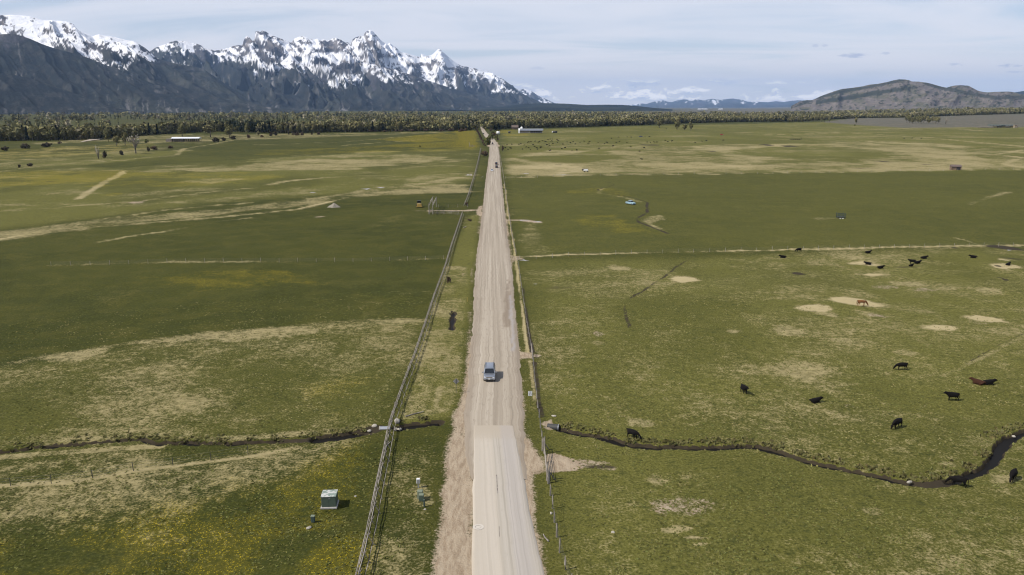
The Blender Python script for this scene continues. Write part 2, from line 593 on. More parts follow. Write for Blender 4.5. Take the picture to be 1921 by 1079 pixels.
M['mane'] = mat("dark_mane", (0.05, 0.030, 0.018), 0.8)
M['ear_tag'] = mat("ear_tag", (0.75, 0.72, 0.55), 0.5)
M['silver'] = mat("silver_car_paint", (0.30, 0.325, 0.36), 0.30, metal=0.55, spec=0.5, coat=0.6)
M['glass'] = mat("dark_window_glass", (0.018, 0.022, 0.026), 0.06, spec=0.6)
M['tyre'] = mat("tyre_rubber", (0.018, 0.018, 0.018), 0.85)
M['rim'] = mat("alloy_rim", (0.45, 0.45, 0.46), 0.35, metal=0.8)
M['chrome'] = mat("bright_trim", (0.72, 0.72, 0.72), 0.18, metal=0.9)
M['lamp'] = mat("headlamp_glass", (0.62, 0.64, 0.66), 0.08, spec=0.7)
M['plastic'] = mat("black_plastic", (0.035, 0.033, 0.035), 0.6)
M['carblack'] = mat("black_car_paint", (0.018, 0.019, 0.022), 0.25, coat=0.6)
M['cargrey'] = mat("dark_grey_car_paint", (0.045, 0.045, 0.05), 0.3, coat=0.6)
M['carwhite'] = mat("white_car_paint", (0.72, 0.73, 0.74), 0.3, coat=0.5)
M['carblue'] = mat("pale_blue_paint", (0.28, 0.42, 0.48), 0.4, color2=(0.33, 0.47, 0.52), nscale=1.0)
M['truckblue'] = mat("deep_blue_paint", (0.05, 0.07, 0.16), 0.4)
M['red'] = mat("red_paint", (0.35, 0.03, 0.03), 0.5)
M['yellow'] = mat("machine_yellow_paint", (0.36, 0.25, 0.07), 0.5)
M['roof_white'] = mat("white_metal_roof", (0.80, 0.81, 0.83), 0.35, color2=(0.74, 0.75, 0.78), nscale=0.3)
M['roof_grey'] = mat("grey_metal_roof", (0.20, 0.215, 0.24), 0.6, color2=(0.15, 0.165, 0.19), nscale=0.4)
M['roof_green'] = mat("green_metal_roof", (0.035, 0.115, 0.11), 0.5)
M['roof_brown'] = mat("old_shingle", (0.11, 0.085, 0.075), 0.9, color2=(0.17, 0.13, 0.11), nscale=1.0)
M['log'] = mat("log_wall", (0.26, 0.19, 0.13), 0.9, color2=(0.12, 0.085, 0.06), nscale=1.0, noise=2, stretch=(0.3, 0.3, 3.0))
M['grey_sign'] = mat("bare_aluminium_sign_back", (0.27, 0.26, 0.24), 0.6, metal=0.2)
M['hay'] = mat("hay", (0.42, 0.34, 0.17), 0.9, color2=(0.30, 0.24, 0.12), nscale=4, bump=0.5)
M['pile'] = mat("gravel_heap", (0.28, 0.25, 0.20), 0.95, color2=(0.20, 0.18, 0.14), nscale=0.8, bump=0.6, bscale=2)

# ------------------------------------------------------------------ ground sheet
# traces (photo pixels on the ground) of the linear features
ROAD_EDGES = [(1079, 885, 1021), (1000, 886, 1003), (950, 886.5, 992), (900, 887, 985), (850, 887, 975), (800, 887.5, 964)]
GRAVEL_EDGES = [(900, 884, 990), (850, 874, 984), (803, 868, 984), (760, 872, 982), (720, 877, 979), (680, 881, 975), (640, 884, 971.5), (600, 887, 968.5), (560, 888.5, 965),
                (520, 891, 962), (500, 892.5, 960), (470, 895, 956), (440, 899.5, 951.5), (400, 904.5, 947.5), (370, 907.5, 944.5),
                (350, 909.5, 942.5), (330, 912, 940.5), (310, 915, 938.8), (295, 916.8, 937.5), (282, 918, 936), (272, 918.5, 934),
                (266, 917, 931), (261, 914, 928), (256, 909, 921), (251, 906, 915), (247, 904, 912), (243, 902, 909), (238, 901, 907)]
STREAM_L = [(-80, 857), (0, 848), (60, 840), (100, 836), (150, 832), (200, 827.5), (245, 825), (268, 825), (285, 831), (300, 832), (350, 831), (400, 832),
            (450, 831), (500, 829), (560, 827), (600, 824), (630, 820), (660, 816), (690, 810), (706, 804)]
POOL_L = [(750, 803), (765, 800), (790, 796), (812, 793.5), (822, 793)]
STREAM_R = [(1041, 801), (1052, 806), (1075, 811), (1100, 815), (1125, 820), (1145, 825), (1165, 832), (1190, 837), (1230, 838.5), (1280, 839.5), (1330, 840), (1365, 839), (1395, 837.5), (1425, 840),
            (1450, 847), (1480, 855), (1510, 864), (1550, 874), (1600, 884), (1650, 894), (1690, 903), (1720, 909), (1752, 911), (1785, 905), (1815, 893),
            (1845, 881), (1862, 866), (1872, 848), (1884, 829), (1905, 818), (1940, 806), (1990, 790)]
DITCH_ROAD = [(851, 585), (850, 596), (848, 610), (847, 618)]


def wline(pts):
    return np.array([[*G(x, y)[:2]] for x, y in pts])


def seg_dist(P, line):
    """distance of points P to polyline and signed side (+ = far side)"""
    best = np.full(len(P), 1e9)
    for a, b in zip(line[:-1], line[1:]):
        d = b - a
        L2 = (d ** 2).sum() + 1e-9
        t = np.clip(((P - a) @ d) / L2, 0, 1)
        q = a + t[:, None] * d
        dd = np.hypot(P[:, 0] - q[:, 0], P[:, 1] - q[:, 1])
        best = np.minimum(best, dd)
    return best


def poly_sd(P, poly):
    """signed distance, positive inside"""
    best = np.full(len(P), 1e9)
    inside = np.zeros(len(P), bool)
    n = len(poly)
    for i in range(n):
        a = poly[i]; b = poly[(i + 1) % n]
        d = b - a
        t = np.clip(((P - a) @ d) / ((d ** 2).sum() + 1e-9), 0, 1)
        q = a + t[:, None] * d
        best = np.minimum(best, np.hypot(P[:, 0] - q[:, 0], P[:, 1] - q[:, 1]))
        c = (a[1] > P[:, 1]) != (b[1] > P[:, 1])
        with np.errstate(divide='ignore', invalid='ignore'):
            xx = (b[0] - a[0]) * (P[:, 1] - a[1]) / (b[1] - a[1] + 1e-12) + a[0]
        inside ^= c & (P[:, 0] < xx)
    return np.where(inside, best, -best)


radii = [0.5, 4, 8, 13, 19, 26, 34, 42, 50, 57]
for py in np.arange(1125, 300, -1.6):
    radii.append((Vector(G(960.5, py)[:2])).length)
for py in np.arange(300, 206, -0.9):
    d = px_dir(960.5, py)
    radii.append(CAM_H / -d.z * d.y)
radii += [14000, 20000, 30000, 45000, 65000]
radii = np.array(sorted(radii))
cols_in = np.arctan((np.arange(-260, 2185, 3.0) - 960.5) / (F * 1.0))
lo, hi = cols_in[0], cols_in[-1]
outer = np.linspace(hi, lo + 2 * math.pi, 42)[1:-1]
azs = np.concatenate([cols_in, outer])
NR, NC = len(radii), len(azs)
RR, AA = np.meshgrid(radii, azs, indexing='ij')
X = RR * np.sin(AA); Y = RR * np.cos(AA)
XY = np.stack([X.ravel(), Y.ravel()], 1)
Rf = RR.ravel()

Zt = terrain(XY[:, 0], XY[:, 1])
road_c = wline([((a + b) / 2, y) for y, a, b in ROAD_EDGES + GRAVEL_EDGES[3:]])
d0 = road_c[0] - (road_c[3] - road_c[0]) / np.linalg.norm(road_c[3] - road_c[0]) * 160
road_c = np.vstack([[d0], road_c])
near = Rf < 1600
dist_road = np.full(len(XY), 1e3)
dist_road[near] = seg_dist(XY[near], road_c)

# gentle relief away from the road
und = (fbm(XY[:, 0] / 60, XY[:, 1] / 60, 3, 5) - .5) * 1.3 + (fbm(XY[:, 0] / 9, XY[:, 1] / 9, 3, 9) - .5) * 0.35
und *= sm(dist_road, 6, 26) * (1 - sm(Rf, 1200, 2200))
und += (vnoise(XY[:, 0] / 0.9, XY[:, 1] / 0.9, 21) - .5) * 0.10 * sm(dist_road, 5.2, 8) * (1 - sm(Rf, 150, 260))
Z = Zt + und


PONDS = [(688, 354.6, 11, 1.3), (714, 352, 7, .9), (982, 413.4, 12, .9), (1009, 416.2, 9, .9), (983, 488.5, 9, 1.5), (880, 328.4, 8, 1.0), (987, 325.6, 11, .5), (1056, 328.3, 15, .5),
         (586, 361, 6, .8), (1893, 469.6, 5, 1.0), (863, 541, 5, .8)]
PONDS = PONDS[:10] + [(1005, 533, 5, .5)]
for (px, py, wx, hy) in PONDS:
    c_ = G(px, py); rad_ = wx * depth_of(c_) / F
    ry_ = (G(px, py - hy) - G(px, py + hy)).length / 2
    dd_ = np.hypot((XY[:, 0] - c_.x) / (rad_ * 1.4 + 2), (XY[:, 1] - c_.y) / (ry_ * 1.4 + 3))
    Z = Z * sm(dd_, .9, 2.0) + (Zt - .02) * (1 - sm(dd_, .9, 2.0))


def channel(line, half, depth, soft):
    global Z, mudm
    lo_ = line.min(0) - 8; hi_ = line.max(0) + 8
    m = ((XY > lo_) & (XY < hi_)).all(1)
    P = XY[m]
    wob = (fbm(P[:, 0] / 1.6, P[:, 1] / 1.6, 3, 33) - .5) * 1.7
    d = seg_dist(P, line) + wob * 0.6
    k = 1 - sm(d, half, half + soft)
    flat = 1 - sm(d, 2.5, 7.5)
    zz_ = Z[m] * (1 - flat) + 0.02 * flat
    Z[m] = zz_ - depth * k
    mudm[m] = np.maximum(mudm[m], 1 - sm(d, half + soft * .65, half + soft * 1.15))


mudm = np.zeros(len(XY))
WL, WR, WP, WD = wline(STREAM_L), wline(STREAM_R), wline(POOL_L), wline(DITCH_ROAD)
channel(WL, 0.26, 0.75, 0.45)
channel(WR[:24], 0.42, 0.75, 0.45)
channel(WR[23:], 0.42, 0.75, 0.45)
channel(WL[-5:], 0.75, 0.75, 0.5)
channel(WP, 0.65, 0.75, 0.5)
channel(WD, 0.22, 0.5, 0.5)

straw = np.zeros(len(XY)); yel = np.zeros(len(XY)); dirt = np.zeros(len(XY)); tone = np.zeros(len(XY)); sage = np.zeros(len(XY))
# domain warp so that no painted border is straight
wamp = (0.25 + Rf * 0.004) * (0.15 + 0.85 * sm(dist_road, 6, 30))
WPX = XY[:, 0] + (fbm(XY[:, 0] / 11, XY[:, 1] / 11, 4, 71) - .5) * 4 * np.minimum(wamp, 3) 
WPY = XY[:, 1] + (fbm(XY[:, 0] / 14, XY[:, 1] / 14, 4, 72) - .5) * 6 * np.minimum(wamp, 6)
WXY = np.stack([WPX, WPY], 1)
vis = Rf < 9000


def area(tgt, pts, amt, soft=2.5, mode='max', wash=0.0):
    poly = wline(pts)
    lo_ = poly.min(0) - soft * 3; hi_ = poly.max(0) + soft * 3
    m = ((XY > lo_) & (XY < hi_)).all(1)
    P = WXY[m]
    k = sm(poly_sd(P, poly), -soft, soft) * amt
    if wash > 0:
        k = k * (1 - wash + wash * sm(fbm(P[:, 0] / 45, P[:, 1] / 80, 4, 91), .38, .62))
    if mode == 'max':
        tgt[m] = np.maximum(tgt[m], k)
    elif mode == 'mul':
        tgt[m] *= (1 - sm(poly_sd(P, poly), -soft, soft) * amt)
    else:
        tgt[m] += k


def stripe(tgt, pts, amt, half, soft=None, broken=0.0):
    line = wline(pts)
    soft = soft or half
    lo_ = line.min(0) - (half + soft) * 2; hi_ = line.max(0) + (half + soft) * 2
    m = ((XY > lo_) & (XY < hi_)).all(1)
    P = XY[m] * 0.7 + WXY[m] * 0.3
    k = (1 - sm(seg_dist(P, line), half, half + soft)) * amt
    if broken > 0:
        k = k * (1 - broken * sm(fbm(P[:, 0] / 12, P[:, 1] / 12, 3, 55), .45, .6))
    tgt[m] = np.maximum(tgt[m], k)


def spot(tgt, px, py, wpx, hpx, amt):
    c = G(px, py)
    a = G(px, py - hpx); b = G(px, py + hpx)
    ry = (Vector(a[:2]) - Vector(b[:2])).length / 2
    rx = wpx * mpp(px, py)
    m = (np.abs(XY[:, 0] - c.x) < rx * 2) & (np.abs(XY[:, 1] - c.y) < ry * 2)
    q = np.hypot((WXY[m, 0] - c.x) / rx, (WXY[m, 1] - c.y) / ry)
    q += (fbm(XY[m, 0] / max(rx, .5), XY[m, 1] / max(rx, .5), 4, 101) - .5) * .9
    tgt[m] = np.maximum(tgt[m], (1 - sm(q, .45, 1.15)) * amt)


# --- west pastures
area(straw, [(-300, 735), (0, 695), (250, 652), (400, 632), (500, 621), (640, 609), (800, 602), (775, 680), (745, 735), (700, 800), (600, 815), (300, 822), (-300, 850)], .50, 2.0, wash=.75)
stripe(straw, [(-200, 725), (0, 698), (110, 676), (250, 655), (400, 635), (500, 625), (640, 614), (790, 610)], .85, 3.0, 4.0, .5)
area(straw, [(520, 700), (740, 655), (735, 740), (700, 790), (500, 812), (380, 800)], .55, 8, 'mul')
area(straw, [(-300, 870), (0, 856), (300, 838), (660, 826), (560, 900), (420, 950), (200, 1000), (-300, 1050)], .44, 4, wash=.55)
stripe(straw, [(-200, 928), (0, 912), (120, 905), (220, 890), (300, 876), (420, 862), (480, 855), (560, 840)], .9, .35, .5, .3)
stripe(straw, [(-100, 866), (0, 858), (100, 848), (300, 836)], .8, .5, .8, .4)
stripe(straw, [(400, 822), (600, 812), (690, 800)], .75, .6, 1.0, .4)
area(yel, [(-300, 1010), (0, 985), (330, 935), (520, 880), (700, 835), (715, 900), (690, 1000), (665, 1100), (-300, 1200)], .50, 6, wash=.5)
area(yel, [(560, 720), (740, 690), (730, 745), (700, 800), (600, 790)], .42, 5, wash=.5)
area(yel, [(540, 1060), (560, 1010), (690, 985), (680, 1079), (600, 1200)], .72, 3)
area(yel, [(-300, 1060), (120, 1050), (500, 1040), (540, 1200), (-300, 1200)], .64, 3)
# verge between rail fence and road
area(straw, [(835, 500), (880, 500), (872, 640), (868, 700), (850, 770), (750, 790), (785, 660), (812, 560)], .62, .8, wash=.35)
area(straw, [(868, 405), (898, 402), (890, 480), (840, 490)], .45, 1.0, wash=.5)
stripe(straw, [(833, 640), (829, 680), (825, 705), (824, 730), (818, 760)], .75, .25, .7, .5)
stripe(mudm, [(846, 625), (842, 642), (836, 660), (830, 690), (826, 715)], .55, .10, .2, .5)
area(straw, [(720, 860), (830, 800), (815, 900), (800, 1079), (790, 1200), (680, 1200), (700, 980)], .38, 2, wash=.2)
spot(straw, 787, 930, 30, 45, .68)
stripe(tone, [(872, 560), (868, 640), (862, 700)], 0, 1, 1)
# dark smooth hay fields
area(tone, [(-300, 480), (0, 505), (400, 497), (835, 490), (800, 600), (500, 618), (0, 690), (-300, 730)], .0, 6, 'max')
area(tone, [(-300, 300), (0, 290), (500, 280), (900, 275), (890, 345), (400, 380), (0, 430), (-300, 450)], .75, 10, wash=.6)
area(tone, [(980, 490), (1921, 465), (2200, 470), (2300, 1200), (1070, 1200), (1000, 700)], .85, 8, wash=.4)
area(tone, [(955, 330), (1921, 318), (2200, 320), (2200, 458), (1300, 472), (975, 478)], .52, 8, wash=.6)
stripe(straw, [(95, 498), (300, 493), (560, 490), (700, 487), (838, 485)], .62, .9, 1.2, .5)
area(tone, [(940, 245), (1230, 236), (1540, 229), (1921, 238), (2300, 240), (2200, 318), (955, 330)], .9, 12, wash=.3)
area(tone, [(880, 405), (900, 402), (888, 520), (872, 640), (866, 700), (850, 780), (745, 800), (785, 660), (838, 500)], .9, 1.5, wash=.2)
area(tone, [(-300, 735), (0, 695), (500, 621), (800, 602), (735, 740), (700, 800), (300, 822), (-300, 850)], .35, 3)
# straw belts of the wet swale
area(straw, [(-300, 470), (0, 432), (250, 405), (380, 394), (520, 380), (640, 362), (700, 351), (880, 345), (885, 362), (720, 366), (560, 388), (400, 404), (200, 425), (0, 452), (-300, 505)], .72, 3.5, wash=.35)
stripe(straw, [(0, 448), (90, 432), (230, 422), (400, 408), (560, 392), (650, 371)], .95, 1.4, 2, .2)
stripe(straw, [(0, 438), (120, 420), (330, 392), (470, 380)], .85, 1.6, 2, .3)
stripe(straw, [(500, 347), (540, 340), (640, 331), (760, 330)], .9, 2.2, 3, .2)
stripe(straw, [(700, 357), (790, 345), (860, 333), (890, 328)], .85, 2.6, 4, .2)
area(straw, [(760, 330), (890, 322), (888, 338), (740, 352)], .55, 4, wash=.3)
stripe(straw, [(0, 395), (150, 386), (260, 378), (330, 366), (480, 352)], .72, 1.2, 2, .3)
stripe(straw, [(185, 455), (330, 430), (400, 417), (470, 408)], .72, .8, 1.4, .3)
stripe(straw, [(148, 373), (170, 358), (197, 342), (218, 330), (234, 321)], .92, 1.6, 1.6, .1)
area(straw, [(190, 318), (440, 302), (560, 290), (700, 284), (893, 281), (888, 300), (700, 318), (480, 322), (190, 322)], .52, 7, wash=.55)
area(straw, [(440, 311), (560, 300), (740, 298), (830, 302), (740, 311), (560, 316)], .85, 5, wash=.3)
area(straw, [(330, 340), (400, 333), (470, 336), (400, 345)], .65, 4, wash=.3)
stripe(straw, [(0, 322), (90, 311), (240, 300), (330, 292), (345, 279), (440, 263), (480, 259)], .72, 1.8, 3, .2)
stripe(straw, [(480, 272), (620, 268), (740, 258), (860, 251)], .60, 2, 4, .2)
stripe(straw, [(640, 273), (700, 268), (740, 266), (800, 262)], .75, 2, 4, .2)
area(straw, [(-200, 300), (0, 285), (200, 270), (300, 262), (400, 258), (470, 258), (340, 275), (200, 300), (0, 325), (-200, 340)], .50, 6, wash=.4)
area(straw, [(60, 266), (300, 252), (480, 252), (890, 246), (700, 254), (480, 262), (300, 262), (60, 272)], .58, 8, wash=.2)
area(yel, [(-200, 325), (0, 322), (260, 318), (240, 340), (0, 352), (-200, 370)], .85, 8, wash=.3)
area(yel, [(150, 322), (480, 322), (560, 330), (470, 345), (300, 352), (150, 350)], .6, 8, wash=.4)
area(yel, [(-200, 290), (150, 274), (300, 268), (280, 280), (100, 296), (-200, 312)], .6, 8, wash=.3)
area(yel, [(240, 520), (560, 500), (600, 530), (420, 550)], .5, 6, wash=.3)
area(yel, [(180, 366), (230, 360), (240, 364), (190, 368)], .7, 3)
area(yel, [(480, 283), (700, 274), (893, 262), (893, 284), (700, 287), (480, 292)], .80, 8, wash=.4)
area(yel, [(700, 262), (800, 252), (893, 245), (896, 274), (840, 277), (850, 264), (780, 268)], 1.0, 8, wash=.3)
area(yel, [(850, 246), (893, 245), (900, 276), (872, 278)], 1.2, 6)
# --- east pastures
area(straw, [(940, 302), (985, 290), (1030, 282), (1120, 282), (1060, 292), (1180, 300), (1130, 284), (1220, 276), (1380, 270), (1560, 268), (1630, 266), (1750, 268), (1921, 285), (2300, 300), (2300, 330), (1921, 318), (1700, 321), (1180, 328), (950, 334)], .86, 8, wash=.45)
area(straw, [(960, 296), (1060, 293), (1150, 298), (1130, 303), (1000, 303)], .9, 6, 'mul')
area(straw, [(1380, 281), (1480, 274), (1560, 273), (1640, 281), (1690, 286), (1640, 298), (1500, 297), (1400, 292)], .85, 9, 'mul')
area(straw, [(1840, 292), (2000, 285), (2000, 305), (1860, 312)], .75, 9, 'mul')
area(straw, [(945, 308), (1070, 306), (1110, 318), (1060, 330), (950, 330)], .95, 7, wash=.2)
area(straw, [(1180, 318), (1400, 308), (1600, 300), (1600, 312), (1400, 322), (1180, 327)], .9, 6, wash=.2)
stripe(straw, [(1440, 253), (1590, 249), (1660, 253), (1760, 260), (1850, 268), (1921, 275), (2050, 285)], .85, 4, 5, .1)
stripe(straw, [(1640, 243), (1730, 240), (1790, 242), (1850, 246)], .75, 8, 8)
stripe(straw, [(1870, 290), (1890, 286), (1921, 281)], .9, 2, 3)
stripe(straw, [(1890, 292), (1921, 296), (2000, 300)], .9, 2.4, 3)
stripe(straw, [(1885, 308), (1900, 302), (1912, 298)], .85, 2, 3)
stripe(straw, [(1885, 308), (1921, 315), (2000, 322)], .9, 2.4, 3)
stripe(straw, [(950, 334), (1180, 328.5), (1440, 326), (1600, 322), (1921, 319), (2200, 317)], .85, 1.0, 1.6, .2)
stripe(straw, [(975, 482), (1100, 478), (1200, 474), (1300, 471), (1500, 467), (1700, 463), (1800, 461), (1921, 459), (2200, 455)], .98, .9, .8, .1)
stripe(mudm, [(980, 489), (1100, 484), (1220, 478), (1300, 476)], .45, .3, .8, .3)
area(straw, [(985, 420), (1010, 418), (1020, 450), (1030, 478), (975, 480), (965, 450)], .52, 2, wash=.3)
area(yel, [(1090, 345), (1150, 352), (1200, 368), (1140, 372), (1050, 360)], .48, 5, wash=.4)
area(yel, [(1060, 402), (1150, 402), (1200, 418), (1240, 436), (1170, 438), (1090, 425)], .62, 5, wash=.3)
area(yel, [(940, 252), (990, 250), (1000, 254), (950, 256)], .8, 8)
area(yel, [(930, 244), (965, 243), (960, 250), (935, 250)], .8, 8)
for a in [(1195, 398, 0, 0)]:
    pass
area(straw, [(1205, 408), (1240, 404), (1250, 412), (1215, 418), (1240, 425), (1250, 432), (1215, 424)], .65, 1.5)
area(straw, [(1515, 408), (1545, 406), (1600, 409), (1560, 413), (1520, 412)], .55, 1.5)
stripe(straw, [(1820, 384), (1850, 372), (1893, 360)], .5, 1.0, 2)
stripe(straw, [(1790, 445), (1810, 450), (1830, 456)], .7, .5, .8)
area(straw, [(985, 500), (1400, 495), (1500, 600), (1800, 640), (1700, 800), (1500, 830), (1100, 800), (1000, 700)], .44, 8, wash=.5)
area(straw, [(1100, 900), (1300, 860), (1921, 950), (2200, 1000), (2100, 1200), (1100, 1200)], .38, 5, wash=.5)
area(straw, [(1350, 470), (1921, 470), (2200, 480), (2200, 900), (1800, 760), (1400, 620)], .40, 8, wash=.5)
for px, py, wx, hx, am in [(1282, 523, 42, 9, 1.0), (1530, 581, 40, 11, 1.0), (1607, 567, 52, 11, .98), (1560, 594, 26, 9, .7), (1160, 504, 36, 6, .7), (1622, 494, 40, 6, .85),
                           (1640, 514, 34, 6, .85), (1757, 614, 55, 9, 1.0), (1850, 600, 50, 9, .95), (1895, 500, 36, 7, .9), (1880, 487, 25, 4, .8), (1700, 532, 40, 6, .6),
                           (1625, 590, 25, 8, .6), (1640, 967, 32, 10, .62), (1480, 625, 50, 14, .62), (1590, 640, 40, 10, .5), (1200, 790, 40, 14, .7), (1700, 660, 40, 8, .6),
                           (1380, 625, 18, 5, .7), (1270, 995, 36, 9, .7), (1310, 1012, 40, 6, .75), (1320, 1025, 20, 4, .7), (1380, 530, 20, 6, .4), (1500, 690, 70, 18, .55), (1230, 900, 34, 16, .62),
                           (1120, 640, 20, 10, .5), (1860, 545, 40, 7, .55), (1780, 870, 30, 9, .5), (1880, 900, 50, 14, .6)]:
    spot(straw, px, py, wx, hx, am * 1.25)
for px, py, wx, hx, am in [(1290, 948, 82, 26, .62), (1655, 537, 30, 5, .55), (1730, 543, 30, 5, .5), (1120, 623, 14, 6, .55), (1715, 557, 20, 4, .45), (1640, 592, 20, 4, .55),
                           (1605, 566, 26, 6, .42), (1100, 868, 60, 9, .62), (1027, 797, 13, 13, .85), (1590, 762, 20, 6, .42), (1005, 668, 10, 3, .8),
                           (1300, 722, 30, 6, .42), (1855, 607, 30, 5, .42), (870, 515, 4, 6, .4)]:
    spot(dirt, px, py, wx, hx, am)
for px, py, wx, hx, am in [(1491, 510, 12, 3.5, .75), (1700, 500, 28, 3, .45), (1890, 464, 34, 4, .9), (1895, 485, 28, 3, .5), (1885, 500, 10, 3, .6), (1875, 521, 9, 4, .6),
                           (1130, 874, 45, 6, .5), (1000, 850, 2, 2, .0), (1793, 465, 8, 1.5, .6), (1040, 540, 60, 4, .35), (1440, 272, 14, 1.5, .8), (1740, 308, 20, 1.5, .5),
                           (1340, 284, 12, 1.4, .8), (1655, 302, 12, 1.6, .6), (1220, 272, 30, 1.5, .45), (1625, 316, 40, 1.4, .4), (1480, 274, 18, 1.8, .7), (985, 332, 22, 1.6, .6), (1050, 309, 14, 1.4, .6)]:
    spot(mudm, px, py, wx, hx, am)
stripe(mudm, [(1300, 478), (1275, 495), (1250, 514), (1225, 531), (1200, 550), (1182, 565), (1173, 580), (1174, 600), (1182, 620)], .62, .28, .45, .4)
stripe(mudm, [(1130, 338), (1155, 346), (1122, 357), (1125, 360), (1160, 366), (1190, 372), (1213, 380), (1216, 398), (1195, 410), (1200, 416), (1230, 428), (1254, 437)], .60, .45, .8, .3)
stripe(straw, [(1135, 352), (1120, 362), (1170, 371), (1200, 379)], .6, .8, 1.5, .3)
stripe(mudm, [(1921, 627), (1880, 646), (1850, 662), (1822, 678)], .60, .16, .22, .2)
stripe(straw, [(1925, 632), (1884, 651), (1854, 667), (1812, 686), (1770, 706)], .72, .4, .5, .2)
stripe(mudm, [(0, 446), (50, 436), (90, 428), (200, 415), (340, 404)], .42, .5, 1.2, .4)
stripe(mudm, [(0, 357), (60, 347), (110, 340), (200, 337)], .42, 1.0, 2.2, .2)
stripe(mudm, [(40, 955), (0, 985)], .4, .1, .2)
# banks of the ditch by the right fence
stripe(mudm, [(981, 540), (986, 580), (991, 620), (998, 660)], .66, .25, .5, .2)
stripe(mudm, [(1002, 680), (1007, 720), (1012, 760), (1017, 782)], .6, .25, .5, .2)
stripe(straw, [(946, 345), (953, 400), (962, 450), (968, 490), (974, 540), (981, 590), (988, 640), (991, 662)], .95, .30, .30, .0)
stripe(straw, [(995, 678), (1001, 720), (1005, 752)], .8, .25, .3, .1)
# sagebrush flats
area(sage, [(1540, 229), (1600, 222), (1700, 221), (1800, 217), (1921, 213.5), (2300, 208), (2300, 236), (1921, 238), (1800, 239), (1700, 240), (1600, 234)], .95, 12)
far_sage = sm(Rf, 5200, 6400) * sm(AA.ravel(), 0.10, 0.25)
sage = np.maximum(sage, far_sage * .9)
# road shoulders and tracks
area(dirt, [(888, 640), (880, 642), (874, 700), (866, 745), (848, 790), (838, 840), (832, 900), (826, 960), (820, 1010), (812, 1079), (790, 1250), (900, 1250), (890, 800)], 1.0, 1.3)
area(dirt, [(968, 640), (975, 700), (983, 760), (984, 800), (1000, 838), (1014, 858), (1022, 866), (1024, 884), (1004, 888), (1000, 920), (1008, 980), (1020, 1079), (1040, 1250), (960, 1250), (960, 640)], 1.0, 1.3)
area(dirt, [(890, 500), (884, 500), (876, 600), (870, 650), (890, 650)], .50, 1.3)
area(dirt, [(900, 380), (914, 380), (899, 500), (886, 500)], .50, 1.3)
area(dirt, [(940, 400), (950, 400), (964, 480), (968, 487), (960, 500), (969, 600), (977, 660), (998, 663), (998, 672), (977, 674), (975, 690), (960, 690)], .65, .8)
stripe(dirt, [(897, 394.5), (862, 395.5), (835, 396.5), (805, 397.5)], 1.0, 1.3, .8)
stripe(dirt, [(805, 397.5), (785, 397.5), (765, 398)], .75, .9, 1.4, .3)
stripe(dirt, [(946, 412.5), (960, 413), (982, 413.5)], 1.0, .6, .8)
stripe(dirt, [(982, 413), (1000, 416), (1008, 417)], .8, 1.4, 1.6)
area(dirt, [(896, 388), (906, 385), (904, 408), (893, 402)], 1.0, 1.0)
area(dirt, [(1024, 852), (1040, 850), (1080, 862), (1105, 872), (1080, 882), (1040, 886), (1024, 885)], .95, .5)
stripe(dirt, [(1040, 866), (1090, 872), (1150, 878)], .55, .5, .6, .2)
area(dirt, [(960, 480), (973, 480), (985, 486), (960, 490)], .75, .6)
area(dirt, [(916, 266), (932, 266), (938, 275), (915, 275)], 1.0, 2)
spot(dirt, 258, 380, 20, 3, .75)
spot(dirt, 597, 407.5, 13, 1.6, .75)
spot(dirt, 175, 264, 18, 1.5, .7)
spot(dirt, 200, 260, 12, 1.2, .7)
# dense willow soils and forest floor
ff = np.zeros(len(XY))
EDGE = [(-300, 270), (-60, 266), (0, 265), (90, 264), (180, 262), (240, 257), (300, 252), (400, 247), (480, 250), (600, 249), (700, 247.5), (800, 246), (880, 245), (900, 242.5),
        (925, 243), (960, 241), (1030, 240), (1100, 238), (1200, 235), (1300, 231), (1400, 229), (1500, 228.3), (1560, 224), (1620, 221.5), (1700, 220.5), (1800, 217), (1921, 213.5), (2100, 211), (2300, 209)]
edgeW = wline(EDGE)
eA = np.arctan2(edgeW[:, 0], edgeW[:, 1]); eR = np.hypot(edgeW[:, 0], edgeW[:, 1])
edge_r = np.interp(AA.ravel(), eA, eR)
ff = sm(Rf - edge_r, 5, 60) * (AA.ravel() > eA[0] - .3) * (AA.ravel() < eA[-1] + .1)
ff *= 1 - far_sage
tone *= (1 - ff); hay = np.zeros(len(XY))
area(hay, [(953, 334), (1180, 329), (1440, 327), (1921, 320), (2300, 318), (2300, 457), (1921, 459), (1300, 471), (975, 480)], 1.0, 3)
area(hay, [(150, 311), (290, 297), (430, 269), (480, 262), (893, 248), (894, 279), (700, 286), (480, 299), (200, 316)], 1.0, 6)
area(hay, [(-300, 500), (0, 455), (250, 424), (480, 398), (690, 372), (885, 368), (860, 405), (812, 570), (500, 616), (0, 690), (-300, 725)], .7, 5)
tone = tone * (1 - .72 * hay)
tone = np.maximum(tone, hay * .32 * (AA.ravel() > -.02))
straw = np.maximum(straw, (.10 + .38 * tone) * (1 - hay * .85) * sm(fbm(XY[:, 0] / 70, XY[:, 1] / 70, 4, 401), .35, .65)); straw = np.where(ff > .5, .25, straw); yel *= (1 - ff)
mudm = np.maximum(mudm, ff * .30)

idx = np.arange(NR * NC).reshape(NR, NC)
nxt = np.roll(idx, -1, axis=1)
faces = np.stack([idx[:-1], idx[1:], nxt[1:], nxt[:-1]], -1).reshape(-1, 4)[:, ::-1]
me = new_mesh("ground", np.stack([XY[:, 0], XY[:, 1], Z], 1), faces.copy(), True)
color_attr(me, 'cover', np.clip(np.stack([straw, yel, dirt], 1), 0, 1.2))
color_attr(me, 'tone', np.clip(np.stack([tone, mudm, sage], 1), 0, 1.2))
tag(add("ground", me, M['ground']), kind='structure')


